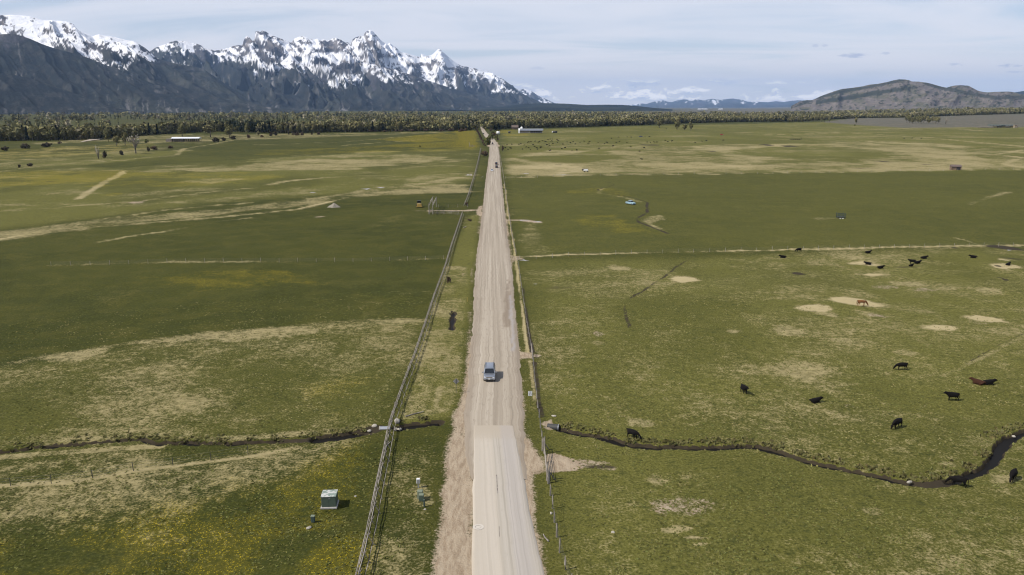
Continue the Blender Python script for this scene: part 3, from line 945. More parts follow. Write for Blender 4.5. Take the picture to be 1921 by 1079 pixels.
_zgrid_az = azs
def zg(x, y):
    """height of the built ground under a point (nearest grid vertex, bilinear in polar coordinates)"""
    r = math.hypot(x, y); a = math.atan2(x, y)
    i = int(np.clip(np.searchsorted(radii, r) - 1, 0, NR - 2))
    j = int(np.clip(np.searchsorted(cols_in, a) - 1, 0, len(cols_in) - 2))
    fi = (r - radii[i]) / (radii[i + 1] - radii[i]); fj = (a - cols_in[j]) / (cols_in[j + 1] - cols_in[j])
    fi = min(max(fi, 0), 1); fj = min(max(fj, 0), 1)
    q = lambda ii, jj: Z[ii * NC + jj]
    return float((q(i, j) * (1 - fj) + q(i, j + 1) * fj) * (1 - fi) + (q(i + 1, j) * (1 - fj) + q(i + 1, j + 1) * fj) * fi)


def GZ(px, py):
    p = G(px, py)
    return Vector((p.x, p.y, zg(p.x, p.y)))


# ------------------------------------------------------------------ roads
def strip_road(name, edges, m, zoff, across=14, stepm=1.2, ragged=0.25, back=None, wearf=None, crown=0.04):
    L = wline([(a, y) for y, a, b in edges]); Rr = wline([(b, y) for y, a, b in edges])
    if back:
        for arr in ('L', 'R'):
            q = L if arr == 'L' else Rr
            d = (q[0] - q[4]); d = d / np.linalg.norm(d)
            q = np.vstack([[q[0] + d * back], q])
            if arr == 'L': L = q
            else: Rr = q
    cum = np.concatenate([[0], np.cumsum(np.hypot(*(np.diff((L + Rr) / 2, axis=0)).T))])
    s = [0.0]
    while s[-1] < cum[-1]:
        s.append(s[-1] + stepm * (1 + s[-1] / 220.0))
    s = np.minimum(np.array(s), cum[-1])
    l = np.stack([np.interp(s, cum, L[:, k]) for k in (0, 1)], 1)
    r = np.stack([np.interp(s, cum, Rr[:, k]) for k in (0, 1)], 1)
    d = (r - l); wd = np.linalg.norm(d, axis=1, keepdims=True); dn = d / wd
    l = l - dn * ((fbm(s / 2.0, s * 0 + 3, 3, 3) - .5) * 2 * ragged)[:, None]
    r = r + dn * ((fbm(s / 2.0, s * 0 + 9, 3, 8) - .5) * 2 * ragged)[:, None]
    n = len(s); t = np.linspace(0, 1, across)
    P = l[:, None, :] * (1 - t)[None, :, None] + r[:, None, :] * t[None, :, None]
    zz_ = np.zeros((n, across)) + zoff + crown * (1 - (2 * t[None, :] - 1) ** 2)
    zz_[:, 0] = 0.0; zz_[:, -1] = 0.0
    u = (t[None, :] - .5) * wd
    v = np.repeat(s[:, None], across, 1)
    V = np.concatenate([P.reshape(-1, 2), zz_.reshape(-1, 1)], 1)
    ii = np.arange(n * across).reshape(n, across)
    f = np.stack([ii[:-1, :-1], ii[:-1, 1:], ii[1:, 1:], ii[1:, :-1]], -1).reshape(-1, 4)
    me = new_mesh(name, V, f, True)
    uv = me.uv_layers.new(name='uv')
    lp = np.zeros(len(me.loops), dtype=np.int32)
    me.loops.foreach_get('vertex_index', lp)
    uvs = np.stack([u.ravel()[lp], v.ravel()[lp]], 1).astype(np.float32)
    uv.data.foreach_set('uv', uvs.ravel())
    wr = np.zeros((n * across, 3))
    if wearf is not None:
        wr = wearf(u.ravel(), v.ravel(), V)
        if not m.name.startswith('chip'):
            tt_ = np.repeat(t[None, :], n, 0).ravel()
            e_ = sm(np.abs(2 * tt_ - 1), .62, .95) * (.25 + .5 * fbm(V[:, 0] / 1.3, V[:, 1] / 9, 3, 12))
            wr[:, 0] = np.maximum(wr[:, 0], e_)
    color_attr(me, 'wear', wr)
    o = tag(add(name, me, m), kind='structure')
    return o, V


def gravel_wear(u, v, V):
    wr = np.zeros((len(u), 3))
    # brown damp patch and a grey puddle track near the right edge
    for (x0, y0, x1, y1, hw, ch, am) in [(954.5, 525, 953, 545, .35, 0, .8), (954, 548, 950, 612, .85, 0, .75), (957, 556, 964, 660, .38, 1, .7),
                                         (948, 600, 950, 614, .6, 0, .5), (901, 560, 896, 650, .5, 0, .28)]:
        a = np.array(G(x0, y0)[:2]); b = np.array(G(x1, y1)[:2])
        d = seg_dist(V[:, :2] + (np.stack([vnoise(V[:, 0] / 2, V[:, 1] / 3, 4), vnoise(V[:, 0] / 2, V[:, 1] / 3, 5)], 1) - .5) * .6, np.array([a, b]))
        wr[:, ch] = np.maximum(wr[:, ch], (1 - sm(d, hw * .6, hw * 1.2)) * am)
    return wr


def paved_wear(u, v, V):
    wr = np.zeros((len(u), 3))
    # the left lane is worn pale, the right lane stays greyer
    wr[:, 0] = (1 - sm(u, -.5, -.2)) * .45
    wr[:, 1] = (sm(u, 0.6, 1.2) * (1 - sm(u, 2.2, 3.2))) * .35
    vm = v.max()
    wr[:, 2] = np.maximum(sm(v, vm - 9.0, vm - .6), sm(np.abs(u), 2.9, 3.65) * .85)
    return wr


strip_road("gravel_road", GRAVEL_EDGES, M['gravel'], 0.07, 22, 1.0, .3, None, gravel_wear, 0.07)
ro, _ = strip_road("road", ROAD_EDGES, M['paving'], 0.11, 40, .8, .10, 120, paved_wear, 0.05)
# worn remains of the centre line
cl = MB()
for (y0, y1, wpx) in [(893, 928, .10), (990, 1010, .05)]:
    a = G(931.5 + (y0 - 893) * .05, y0); b = G(932 + (y1 - 893) * .045, y1)
    dv = (b - a).normalized(); s = Vector((dv.y, -dv.x, 0)) * wpx
    z = 0.1685
    pts = [(a - s * .5), (a + s * .5), (b + s * .5), (b - s * .5)]
    cl.quadpts([(p.x, p.y, z) for p in pts], [(0, 1, 2, 3)])
tag(cl.build("road_marking", M['wood_dark']), kind='structure')
# manhole ring in the left lane
mh = G(893, 991)
mb = MB()
for k in range(28):
    a0, a1 = 2 * math.pi * k / 28, 2 * math.pi * (k + 1) / 28
    for r0, r1, h in ((.34, .62, .012), (0.0, .30, .008)):
        mb.quadpts([(mh.x + 0.25 + math.cos(a) * r, mh.y + math.sin(a) * r, 0.15 + h) for a, r in ((a0, r0), (a1, r0), (a1, r1), (a0, r1))], [(0, 3, 2, 1)] if False else [(0, 1, 2, 3)])
tag(mb.build("manhole_cover", mat("pale_ring_concrete", (0.53, 0.485, 0.415), 0.9)), "round pale manhole cover with a ring set in the worn left lane", "manhole cover")

# farm drive surfaces
def patch(name, pts, m, z=0.05, label=None, cat=None, kind='structure', n=3):
    P = [G(x, y) for x, y in pts]
    # rounded, wobbly outline
    out_ = []
    for i in range(len(P)):
        a, b, c, d = P[i - 1], P[i], P[(i + 1) % len(P)], P[(i + 2) % len(P)]
        for k in range(4):
            t_ = k / 4
            q = 0.5 * ((2 * b) + (-a + c) * t_ + (2 * a - 5 * b + 4 * c - d) * t_ ** 2 + (-a + 3 * b - 3 * c + d) * t_ ** 3)
            out_.append((q.x, q.y, q.z + z))
    me_ = new_mesh(name, out_, [tuple(range(len(out_)))])
    o = add(name, me_, m)
    if me_.polygons[0].normal.z < 0:
        me_.flip_normals()
    return tag(o, label, cat, kind=kind)



for k, (px, py, wx, hy) in enumerate(PONDS):
    pts_ = []
    for j in range(9):
        a_ = 2 * math.pi * j / 9 + .3 * math.sin(j * 2.3 + k)
        rr_ = .75 + .4 * math.sin(j * 3.7 + k * 1.9)
        pts_.append((px + wx * rr_ * math.cos(a_), py - hy * rr_ * math.sin(a_)))
    patch("puddle" if k in (2, 3) else "pond", pts_, M['sky_sheen'], 0.03)
patch("farm_track", [(150, 268), (168, 262.5), (190, 261), (188, 262.5), (170, 265)], M['gravel'], 0.8)


# ------------------------------------------------------------------ water in the channels
def ribbon(name, lines, half, z, m, kind='structure'):
    mb_ = MB()
    for line in lines:
        pts = [Vector((a[0], a[1], 0)) for a in line]
        Ls, Rs = [], []
        for i, p in enumerate(pts):
            d = (pts[min(i + 1, len(pts) - 1)] - pts[max(i - 1, 0)]).normalized()
            nrm = Vector((-d.y, d.x, 0)) * half
            Ls.append(p + nrm); Rs.append(p - nrm)
        allp = [(q.x, q.y, z) for q in Ls] + [(q.x, q.y, z) for q in Rs]
        n = len(pts)
        mb_.quadpts(allp, [(i, i + n, i + n + 1, i + 1) for i in range(n - 1)])
    o = mb_.build(name, m)
    return tag(o, kind=kind)


ribbon("stream_water", [WL], 2.2, -0.46, M['water'])
ribbon("stream_water", [WR], 2.6, -0.46, M['water'])
ribbon("stream_water", [WP], 1.9, -0.46, M['water'])
ribbon("stream_water", [WD], .7, -0.36, M['water'])


# ------------------------------------------------------------------ mountains
def ray_xy(px):
    """unit horizontal direction at the horizon row for a photo column"""
    d = px_dir(px, 200.0)
    h = Vector((d.x, d.y, 0)).normalized()
    return h


def massif(name, crest, r_crest, r_foot, foot_z, colour, x0, x1, step=1.6, rows=200, skew=0.0, power=1.25, relief=.16, gul=(420., 1500.), seed=1, back=.35, m=None, crest_rough=0.0):
    cx_ = np.array([c[0] for c in crest], float)
    cy_ = np.array([c[1] for c in crest], float)
    px = np.arange(x0, x1 + step, step)
    hz = np.array([ray_xy(p)[:2] for p in px])
    tt = np.concatenate([np.linspace(0, 1, rows), np.linspace(1, 1 + back, max(6, rows // 12))[1:]])
    rc = np.interp(px, *r_crest) if isinstance(r_crest, tuple) else np.full(len(px), float(r_crest))
    rf = np.interp(px, *r_foot) if isinstance(r_foot, tuple) else np.full(len(px), float(r_foot))
    T, PX = np.meshgrid(tt, px, indexing='ij')
    RC = rc[None, :]; RF = rf[None, :]
    rr = RF + (RC - RF) * T
    Xm = rr * hz[None, :, 0]; Ym = rr * hz[None, :, 1]
    # crest height as seen through a skewed profile so ridges run down obliquely
    PS = PX - skew * np.clip(1 - T, 0, 1) * (1 + .0 * PX)
    dirz = lambda p, y: None
    def hgt(pxx, rcc):
        y = np.interp(pxx, cx_, cy_)
        # exact ray through (pxx, y)
        yy = (539.5 - y) / F; xx = (pxx - 960.5) / F
        dz = -math.sin(PITCH) + yy * math.cos(PITCH); dy = math.cos(PITCH) + yy * math.sin(PITCH)
        return CAM_H + rcc * dz / np.hypot(xx, dy)
    E = hgt(PS, np.repeat(RC, len(tt), 0))
    Esm = E
    tf = np.clip(T, 0, 1)
    g = tf ** power
    H = foot_z + (Esm - foot_z) * g
    wx = (fbm(Xm / 900, Ym / 900, 3, seed + 50) - .5) * 2
    lat = (PS / 1493.0) * RC                      # metres along the range
    dn = (1 - T) * (RC - RF)
    rg = ridged(lat / gul[0] + wx * .6, dn / gul[1] + wx * .4, 6, seed)
    rg2 = ridged(Xm / 700 + wx * .3, Ym / 700, 6, seed + 30)
    env = np.clip(tf * (1 - tf) * 4, 0, 1) ** .7
    env = env * np.clip((E - foot_z), 0, None)
    H = H + env * relief * (rg - .42) * 1.6 + env * relief * .55 * (rg2 - .4)
    over = np.clip(T - 1, 0, None) / back
    H = H * (1 - over ** 1.1 * .8)
    H = np.maximum(H, foot_z - 30 * (over > 0))
    if callable(colour):
        gx = np.gradient(H, axis=1) / (np.gradient(lat, axis=1) + 1e-6)
        gy = np.gradient(H, axis=0) / (np.gradient(rr, axis=0) + 1e-6)
        vis_y = 200 - (H - CAM_H) / rr * F
        col = colour(PX, vis_y, T, H, rg, rg2, gx, gy, Xm, Ym)
    n0, n1 = T.shape
    V = np.stack([Xm.ravel(), Ym.ravel(), H.ravel()], 1)
    ii = np.arange(n0 * n1).reshape(n0, n1)
    f = np.stack([ii[:-1, :-1], ii[:-1, 1:], ii[1:, 1:], ii[1:, :-1]], -1).reshape(-1, 4)
    me_ = new_mesh(name, V, f, True)
    color_attr(me_, 'col', col.reshape(-1, 3))
    return tag(add(name, me_, m or M['mount']), kind='structure')


def C3(c):
    return np.array(c)[None, None, :]


SNOW = (0.86, 0.87, 0.90); ROCK = (0.066, 0.063, 0.070); ROCK2 = (0.185, 0.165, 0.155); FOREST = (0.010, 0.015, 0.014); FOREST2 = (0.028, 0.033, 0.025)
SCREE = (0.20, 0.19, 0.185)


def lerp(a, b, f):
    return a * (1 - f[..., None]) + b * f[..., None]


def alpine(snow_tab, forest_tab, bare=.5, seed=3, snow_amt=1.0, crags=2.3):
    sx = [c[0] for c in snow_tab]; sy = [c[1] for c in snow_tab]
    fx = [c[0] for c in forest_tab]; fy = [c[1] for c in forest_tab]
    def fn(PX, VY, T, H, rg, rg2, gx, gy, Xm, Ym):
        nA = fbm(Xm / 420, Ym / 420, 5, seed, .6)
        nB = fbm(PX / 9.0, VY / 7.0, 4, seed + 3, .6)
        nC = fbm(PX / 3.0 + VY / 6.0, VY / 4.2, 3, seed + 9, .6)
        col = C3(ROCK) + 0 * PX[..., None]
        col = lerp(col, C3(ROCK2), sm(nB, .45, .7))
        # trees up to the timberline
        fl = np.interp(PX, fx, fy)
        ft = .85 * sm((VY - fl) / 26 + (nB - .5) * 3.0 + (rg - .4) * 1.2, -.6, .6)
        fcol = lerp(C3(FOREST) + 0 * col, C3(FOREST2), sm(nA, .45, .68))
        col = lerp(col, fcol, ft)
        # avalanche chutes and scree
        ch = sm(ridged(PX / 11 + (nA - .5) * 1.5, VY / 60, 3, seed + 21), .62, .86) * sm(nA, .38, .58) * np.clip(bare * 1.3, 0, 1)
        tex = fbm((PX - VY * .6) / 4.0, VY / 9.0, 4, seed + 91, .65)
        col = col * (0.55 + 0.9 * tex)[..., None]
        col = lerp(col, C3(SCREE), ch * .8)
        sl_ = np.interp(PX, sx, sy)
        hgtf = np.clip((sl_ - VY) / 20.0, -3, 2.2)
        strk = fbm((PX - VY * .75) / 3.2, VY / 15.0, 4, seed + 61, .6)
        big = fbm((PX - VY * .5) / 26.0, VY / 15.0, 3, seed + 67, .5)
        sv = hgtf + (strk - .5) * 3.8 * (1 - .35 * np.clip(hgtf, 0, 1)) + (big - .5) * 6.5 + (nC - .5) * 3.4 - (rg - .42) * 2.2
        crag = sm(fbm((PX - VY * .4) / 12.0, VY / 7.0, 5, seed + 81, .62), .50, .64) * np.clip(.4 + hgtf, 0, 1.2)
        sv = np.where(hgtf < -.55, sv - (-.55 - hgtf) * 5, sv) + .15 - crag * crags
        steep = np.clip(np.abs(gx), 0, 2)
        sv = sv - steep * 1.1
        s_ = sm(sv, -.25, .45) * snow_amt
        return lerp(col, C3(SNOW), s_)
    return fn


# left massif, its forested front ridges
massif("mountain", [(-420, 60), (-300, 40), (-200, 48), (-90, 40), (-40, 36), (0, 33), (25, 30), (38, 29), (55, 29.5), (78, 31.5), (100, 38.5), (117, 39.5), (133, 40), (148, 42), (156, 46.5), (163, 58), (170, 61),
        (175, 63.5), (183, 67), (188, 69), (196, 66), (200, 65), (210, 67.5), (220, 68), (232, 71), (240, 73), (252, 76), (263, 77), (269, 80), (275, 86), (283, 91), (290, 97), (300, 107),
        (310, 112), (322, 116), (340, 120), (365, 124), (385, 129), (410, 146), (435, 164), (460, 181), (500, 193), (560, 205), (640, 213)],
       10500, ([-420, 300, 640], [6500, 6800, 8300]), 0,
       alpine([(-420, 80), (0, 88), (50, 92), (100, 100), (165, 118), (207, 132), (250, 126), (300, 112), (340, 112), (420, 90)],
              [(-420, 70), (0, 84), (100, 96), (200, 122), (300, 116), (420, 120), (560, 150)], .35, 3, 1.0, 1.1),
       -420, 640, 1.6, 160, skew=55, power=1.15, relief=.16, gul=(520., 2600.), seed=4)
massif("forested_ridge", [(-420, 90), (-200, 80), (0, 69), (20, 65), (44, 64), (60, 69), (74, 74), (93, 83), (115, 91), (148, 100), (176, 109), (208, 123), (240, 131), (270, 141), (330, 160), (420, 184), (500, 200), (560, 210)],
       8600, 6300, 0,
       alpine([(-420, 20), (0, 66), (30, 62), (60, 40), (600, 20)], [(-420, 70), (0, 92), (44, 84), (93, 84), (600, 90)], 1.0, 7),
       -420, 570, 1.8, 120, skew=50, power=1.1, relief=.14, gul=(330., 3500.), seed=14)
massif("forested_ridge", [(-420, 150), (-200, 130), (0, 136), (28, 139), (74, 150), (111, 163), (158, 181), (204, 198), (260, 207)],
       7000, 5600, 0,
       alpine([(-420, 0), (600, 0)], [(-420, 100), (600, 100)], .45, 9),
       -420, 270, 2.2, 70, skew=40, power=1.0, relief=.14, gul=(300., 2500.), seed=24)
# the high snowy range
massif("mountain", [(240, 112), (270, 108), (291, 97), (300, 91.5), (310, 87), (325, 82), (332, 79), (337, 78), (348, 77.5), (357, 77), (364, 78.5), (370, 81), (378, 82), (388, 86), (390, 90), (400, 92),
        (412, 95), (422, 94), (430, 92), (438, 90), (445, 87), (455, 85), (463, 86), (466, 76), (470, 70), (474, 68), (478, 74), (483, 78), (486, 75), (487.5, 64), (489, 59.5), (494, 59), (497, 61), (502, 57),
        (507, 59), (510, 61), (520, 67), (530, 71), (543, 76), (553, 80.5), (556, 78), (560, 72.5), (566, 70), (572, 68.5), (576, 68), (581, 70), (585, 74), (592, 73), (598, 74.5), (602, 72.5), (608, 75), (614, 74), (620, 77),
        (626, 75), (631, 72), (636, 70.5), (642, 74), (650, 80), (658, 80), (662, 84), (664, 79), (667, 74), (672, 70.5), (680, 68), (688, 67), (690, 61), (694, 58.5), (700, 56.5), (704, 58), (709, 64), (715, 71), (719, 76),
        (727, 81), (731, 84), (735, 80), (740, 85), (745, 88), (751, 94), (757, 99), (764, 99), (772, 102), (783, 105), (790, 107), (793, 101), (797, 102), (802, 105.5), (810, 104), (815, 101), (820, 96), (823, 93), (826, 91.5),
        (832, 97), (837, 101), (843, 107), (850, 113), (858, 119), (867, 124), (878, 125.5), (890, 128), (903, 131), (917, 134), (930, 141), (942, 147), (950, 153), (959, 160), (975, 173), (990, 184), (1004, 192), (1040, 199), (1100, 207)],
       ([240, 700, 1100], [15500, 16500, 22000]), ([240, 600, 1100], [8600, 8800, 15500]), 0,
       alpine([(240, 100), (300, 112), (345, 126), (400, 116), (440, 112), (480, 142), (530, 140), (600, 158), (660, 150), (720, 160), (780, 152), (850, 156), (900, 158), (960, 166)],
              [(240, 110), (400, 112), (470, 128), (540, 132), (600, 142), (700, 150), (800, 150), (900, 160), (1100, 165)], .5, 33),
       240, 1100, 1.4, 205, skew=46, power=1.22, relief=.20, gul=(470., 2300.), seed=44)
massif("mountain_spur", [(360, 215), (420, 196), (452, 170), (470, 145), (485, 133), (500, 127), (530, 119), (545, 107), (551, 103), (559, 110), (567, 119), (585, 131), (600, 137), (615, 134), (628, 127), (641, 122), (655, 132), (668, 143), (680, 136),
        (690, 124), (699, 119.5), (708, 121), (714, 125), (740, 130), (781, 143), (830, 160), (886, 177), (942, 190), (1000, 199), (1040, 205)],
       ([360, 1040], [12500, 15000]), ([360, 700, 1040], [8000, 8600, 12500]), 0,
       alpine([(360, 100), (470, 128), (500, 138), (551, 120), (600, 142), (650, 134), (700, 142), (760, 148), (830, 150), (1040, 120)],
              [(360, 120), (470, 150), (551, 126), (620, 148), (700, 158), (800, 150), (1040, 160)], .8, 53, .9),
       360, 1050, 1.5, 125, skew=48, power=1.12, relief=.18, gul=(380., 3000.), seed=64)


def foresthill(PX, VY, T, H, rg, rg2, gx, gy, Xm, Ym):
    nA = fbm(Xm / 500, Ym / 500, 4, 5, .6)
    return lerp(C3(FOREST) + 0 * PX[..., None], C3(FOREST2), sm(nA, .4, .7))


massif("wooded_hill", [(760, 213), (860, 206), (940, 200), (985, 195), (1020, 193.5), (1060, 194.5), (1100, 197), (1140, 196.5), (1170, 197), (1195, 199), (1225, 202.5), (1260, 205)],
       11500, 8500, 0, foresthill, 760, 1260, 2.2, 40, skew=30, power=1.0, relief=.12, seed=71, m=M['hill'])
massif("distant_mountain", [(930, 200), (955, 172), (965, 165), (975, 169), (983, 166.5), (990, 168.5), (997, 171), (1004, 176), (1012, 181), (1022, 185), (1030, 188.5), (1045, 196), (1060, 202)],
       29000, 22000, 0, alpine([(900, 183), (1100, 183)], [(900, 186), (1100, 186)], .3, 83),
       930, 1060, 1.2, 60, skew=12, power=1.0, relief=.10, gul=(400., 4000.), seed=84)
massif("distant_mountain", [(1120, 203), (1177, 197.5), (1200, 194), (1212, 195), (1227, 190.5), (1238, 189), (1245, 188.5), (1252, 191), (1260, 191.5), (1272, 188), (1282, 186.5), (1294, 187.5), (1305, 186), (1320, 188), (1335, 185.5),
        (1350, 187.5), (1362, 186), (1372, 185), (1380, 186), (1390, 187), (1402, 191), (1420, 191), (1440, 192), (1455, 190), (1470, 191.5), (1485, 189), (1500, 188), (1520, 190), (1540, 191), (1600, 192), (1700, 196), (1800, 200)],
       46000, 33000, 0, alpine([(1120, 188), (1270, 181), (1330, 179), (1400, 180), (1440, 174), (1800, 170)], [(1100, 185), (1600, 185)], .2, 93, .9),
       1120, 1800, 2.0, 60, skew=15, power=1.0, relief=.08, gul=(1400., 9000.), seed=94)
massif("distant_mountain", [(1840, 186), (1880, 178), (1897, 174), (1921, 170), (1960, 160), (2020, 150), (2100, 165), (2200, 180)],
       19000, 15000, 60, foresthill, 1840, 2200, 2.5, 30, skew=10, power=1.0, relief=.1, seed=97, m=M['hill'])


def sagehill(PX, VY, T, H, rg, rg2, gx, gy, Xm, Ym):
    nA = fbm(PX / 24, VY / 7, 5, 15, .6)
    nB = fbm(PX / 5, VY / 2.5, 4, 18, .6)
    col = lerp(C3((0.135, 0.118, 0.108)) + 0 * PX[..., None], C3((0.215, 0.185, 0.155)), sm(nB, .4, .65))
    col = lerp(col, C3((0.10, 0.098, 0.065)), sm(nA, .48, .68) * .8)
    crest = np.interp(PX, [1480, 1530, 1600, 1682, 1700, 1760, 1800, 1850, 2200], [200, 186, 164, 149, 150, 160, 160, 172, 176])
    below = VY - crest
    leftside = 1 - sm(PX, 1660, 1760)
    wood = sm(nB + .22 * (1 - sm(below, 1.5, 7)) * (PX < 1905) + .0, .56, .68)
    # dark wooded bands slanting down the western gullies
    b1 = 1 - sm(np.abs(VY - np.interp(PX, [1540, 1600, 1660, 1697], [192, 184, 175, 171]) + (nB - .5) * 6), 2.0, 5.0)
    b2 = 1 - sm(np.abs(VY - np.interp(PX, [1520, 1580, 1640, 1690], [186, 175, 166, 157]) + (nB - .5) * 5), 1.2, 3.2)
    b3 = (1 - sm(np.abs(VY - np.interp(PX, [1730, 1760, 1830, 1860], [162, 170, 182, 186]) + (nB - .5) * 7), 2.0, 4.0)) * (PX > 1730)
    b4 = sm(PX, 1765, 1790) * (1 - sm(PX, 1825, 1850)) * (1 - sm(VY - crest, 6, 14)) * sm(nB, .4, .55)
    wd = np.clip(wood + b1 * (PX < 1705) * (PX > 1530) + b2 * (PX < 1692) * (PX > 1510) * .9 + b3 * .8 + b4, 0, 1)
    return lerp(col, C3((0.030, 0.036, 0.026)), wd * .92)


massif("sage_hill", [(1484, 201), (1493, 195), (1500, 190), (1512, 188), (1522, 188), (1527, 186), (1537, 181), (1547, 177), (1562, 171.5), (1577, 167), (1595, 165), (1615, 162), (1627, 159), (1642, 157.5), (1660, 154), (1672, 150.5), (1682, 149),
        (1692, 149.3), (1700, 150.5), (1705, 153), (1718, 153.3), (1735, 155.5), (1745, 158), (1755, 161), (1765, 163.5), (1772, 164.5), (1780, 162), (1787, 160.5), (1797, 160), (1812, 161), (1820, 165), (1830, 170), (1840, 172.5), (1850, 173.5),
        (1862, 172.5), (1880, 172), (1890, 172), (1897, 173), (1910, 176), (1921, 178), (1960, 183), (2020, 176), (2100, 170), (2200, 182), (2300, 190)],
       9800, ([1480, 1600, 1921, 2300], [8300, 7400, 6800, 6800]), 5, sagehill, 1484, 2300, 1.8, 120, skew=-34, power=1.1, relief=.20, gul=(230., 2400.), seed=104, m=M['hill'])

# ------------------------------------------------------------------ trees
OLIVE = np.array((0.205, 0.185, 0.085)); OLIVE2 = np.array((0.160, 0.150, 0.066)); GREYG = np.array((0.240, 0.210, 0.135)); CONI = np.array((0.026, 0.034, 0.020)); YG = np.array((0.155, 0.165, 0.045))


def crown_quads(n, rx, ry, rz, zc, size, kind='round', seed=0, col=OLIVE):
    r = np.random.default_rng(seed)
    if kind == 'cone':
        t = r.random(n) ** .7
        rad = (1 - t) * rx * (0.55 + .45 * r.random(n)); a = r.random(n) * 2 * math.pi
        c = np.stack([np.cos(a) * rad, np.sin(a) * rad, zc - rz + 2 * rz * t], 1)
    else:
        nb = 7
        bc = r.normal(size=(nb, 3)); bc /= np.linalg.norm(bc, axis=1, keepdims=True); bc *= (0.45 + .2 * r.random((nb, 1)))
        k = r.integers(0, nb, n)
        d = r.normal(size=(n, 3)); d /= np.linalg.norm(d, axis=1, keepdims=True)
        c = (bc[k] + d * (.30 + .28 * r.random((n, 1)))) * np.array([rx, ry, rz]) + np.array([0, 0, zc])
    nrm = c - np.array([0, 0, zc]); nrm = nrm / (np.array([rx, ry, rz]) ** 1)
    nrm += r.normal(size=(n, 3)) * .55
    nrm /= np.linalg.norm(nrm, axis=1, keepdims=True) + 1e-6
    up = r.normal(size=(n, 3))
    s = np.cross(nrm, up); s /= np.linalg.norm(s, axis=1, keepdims=True) + 1e-6
    t_ = np.cross(nrm, s)
    sz = size * (.6 + .8 * r.random((n, 1)))
    V = np.stack([c - s * sz - t_ * sz * .6, c + s * sz * .7 - t_ * sz, c + s * sz + t_ * sz * .7, c - s * sz * .6 + t_ * sz], 1).reshape(-1, 3)
    Fc = np.arange(n * 4).reshape(n, 4)
    cc_ = col[None, :] * (.75 + .5 * r.random((n, 1))) * (1 + (r.random((n, 3)) - .5) * .18)
    return V, Fc, np.repeat(cc_, 4, 0)


def tree_proto(kind, seed):
    """returns (trunk mesh, crown mesh) for a tree about 1 unit = 1 m tall scale 18 m"""
    r = random.Random(seed)
    mb_ = MB()
    if kind == 'cottonwood':
        h = 18
        mb_.tube([(0, 0, -0.3), (.2, .1, 4), (.1, .3, 9), (0, 0, 14)], [.55, .42, .28, .08], 6)
        for k in range(7):
            a = r.random() * 6.28; z0 = 3.0 + k * 1.3
            mb_.tube([(0.1, 0.1, z0), (math.cos(a) * 2.2, math.sin(a) * 2.2, z0 + 2.8), (math.cos(a) * 3.6, math.sin(a) * 3.6, z0 + 5)], [.2, .12, .04], 4)
        V, Fc, Cc = crown_quads(620, 5.0, 5.0, 7.4, 10.3, .55, 'round', seed, r.choice([OLIVE, OLIVE2, GREYG, OLIVE]))
        tr = mb_.mesh('trunk', True)
    elif kind == 'conifer':
        mb_.tube([(0, 0, -0.3), (0, 0, 10), (0, 0, 18)], [.4, .25, .04], 5)
        V, Fc, Cc = crown_quads(300, 3.2, 3.2, 8.8, 10.2, .8, 'cone', seed, CONI)
        tr = mb_.mesh('trunk', True)
    elif kind == 'bare':
        mb_.tube([(0, 0, -0.3), (.1, .1, 3.5), (0, .2, 7)], [.6, .5, .3], 6)
        for k in range(11):
            a = r.random() * 6.28; z0 = 2.0 + r.random() * 5; L = 2.5 + r.random() * 2.5
            mb_.tube([(0, 0.1, z0), (math.cos(a) * L * .5, math.sin(a) * L * .5, z0 + 4), (math.cos(a) * L, math.sin(a) * L, z0 + 8)], [.28, .18, .05], 4)
        V, Fc, Cc = crown_quads(260, 5.6, 5.6, 4.6, 12.6, .42, 'round', seed, np.array((.27, .245, .20)))
        tr = mb_.mesh('trunk', True)
    elif kind == 'twiggy':
        for k in range(9):
            a = r.random() * 6.28; L = 1 + r.random() * 3
            mb_.tube([(0, 0, -0.3), (math.cos(a) * L * .5, math.sin(a) * L * .5, 7), (math.cos(a) * L, math.sin(a) * L, 12 + r.random() * 6)], [.32, .2, .05], 4)
        V, Fc, Cc = crown_quads(60, 3.6, 3.6, 6, 11, .4, 'round', seed, np.array((.22, .20, .13)))
        tr = mb_.mesh('trunk', True)
    else:  # bush: 5 m wide, 3.4 m tall
        for k in range(6):
            a = r.random() * 6.28
            mb_.tube([(0, 0, -0.2), (math.cos(a) * .8, math.sin(a) * .8, 1.2), (math.cos(a) * 1.6, math.sin(a) * 1.6, 2.4)], [.10, .07, .03], 4)
        colr = {'bush_brown': np.array((.105, .075, .052)), 'bush_green': np.array((.110, .115, .040)), 'bush_dark': np.array((.060, .052, .034))}[kind]
        V, Fc, Cc = crown_quads(200, 2.6, 2.3, 1.7, 1.55, .34, 'round', seed, colr)
        tr = mb_.mesh('stem', True)
    V[:, 2] = np.maximum(V[:, 2], .05)
    cm = new_mesh('crown', V, Fc)
    color_attr(cm, 'col', Cc)
    cm.materials.append(M['leaf'])
    tr.materials.append(M['bark_pale'] if kind in ('bare', 'twiggy') else M['bark'])
    return tr, cm


PROTO = {}
for kind, cnt in (('cottonwood', 5), ('conifer', 3), ('bare', 1), ('twiggy', 1), ('bush_brown', 3), ('bush_green', 3), ('bush_dark', 3)):
    PROTO[kind] = [tree_proto(kind, 100 + 7 * i + len(kind) * 31) for i in range(cnt)]


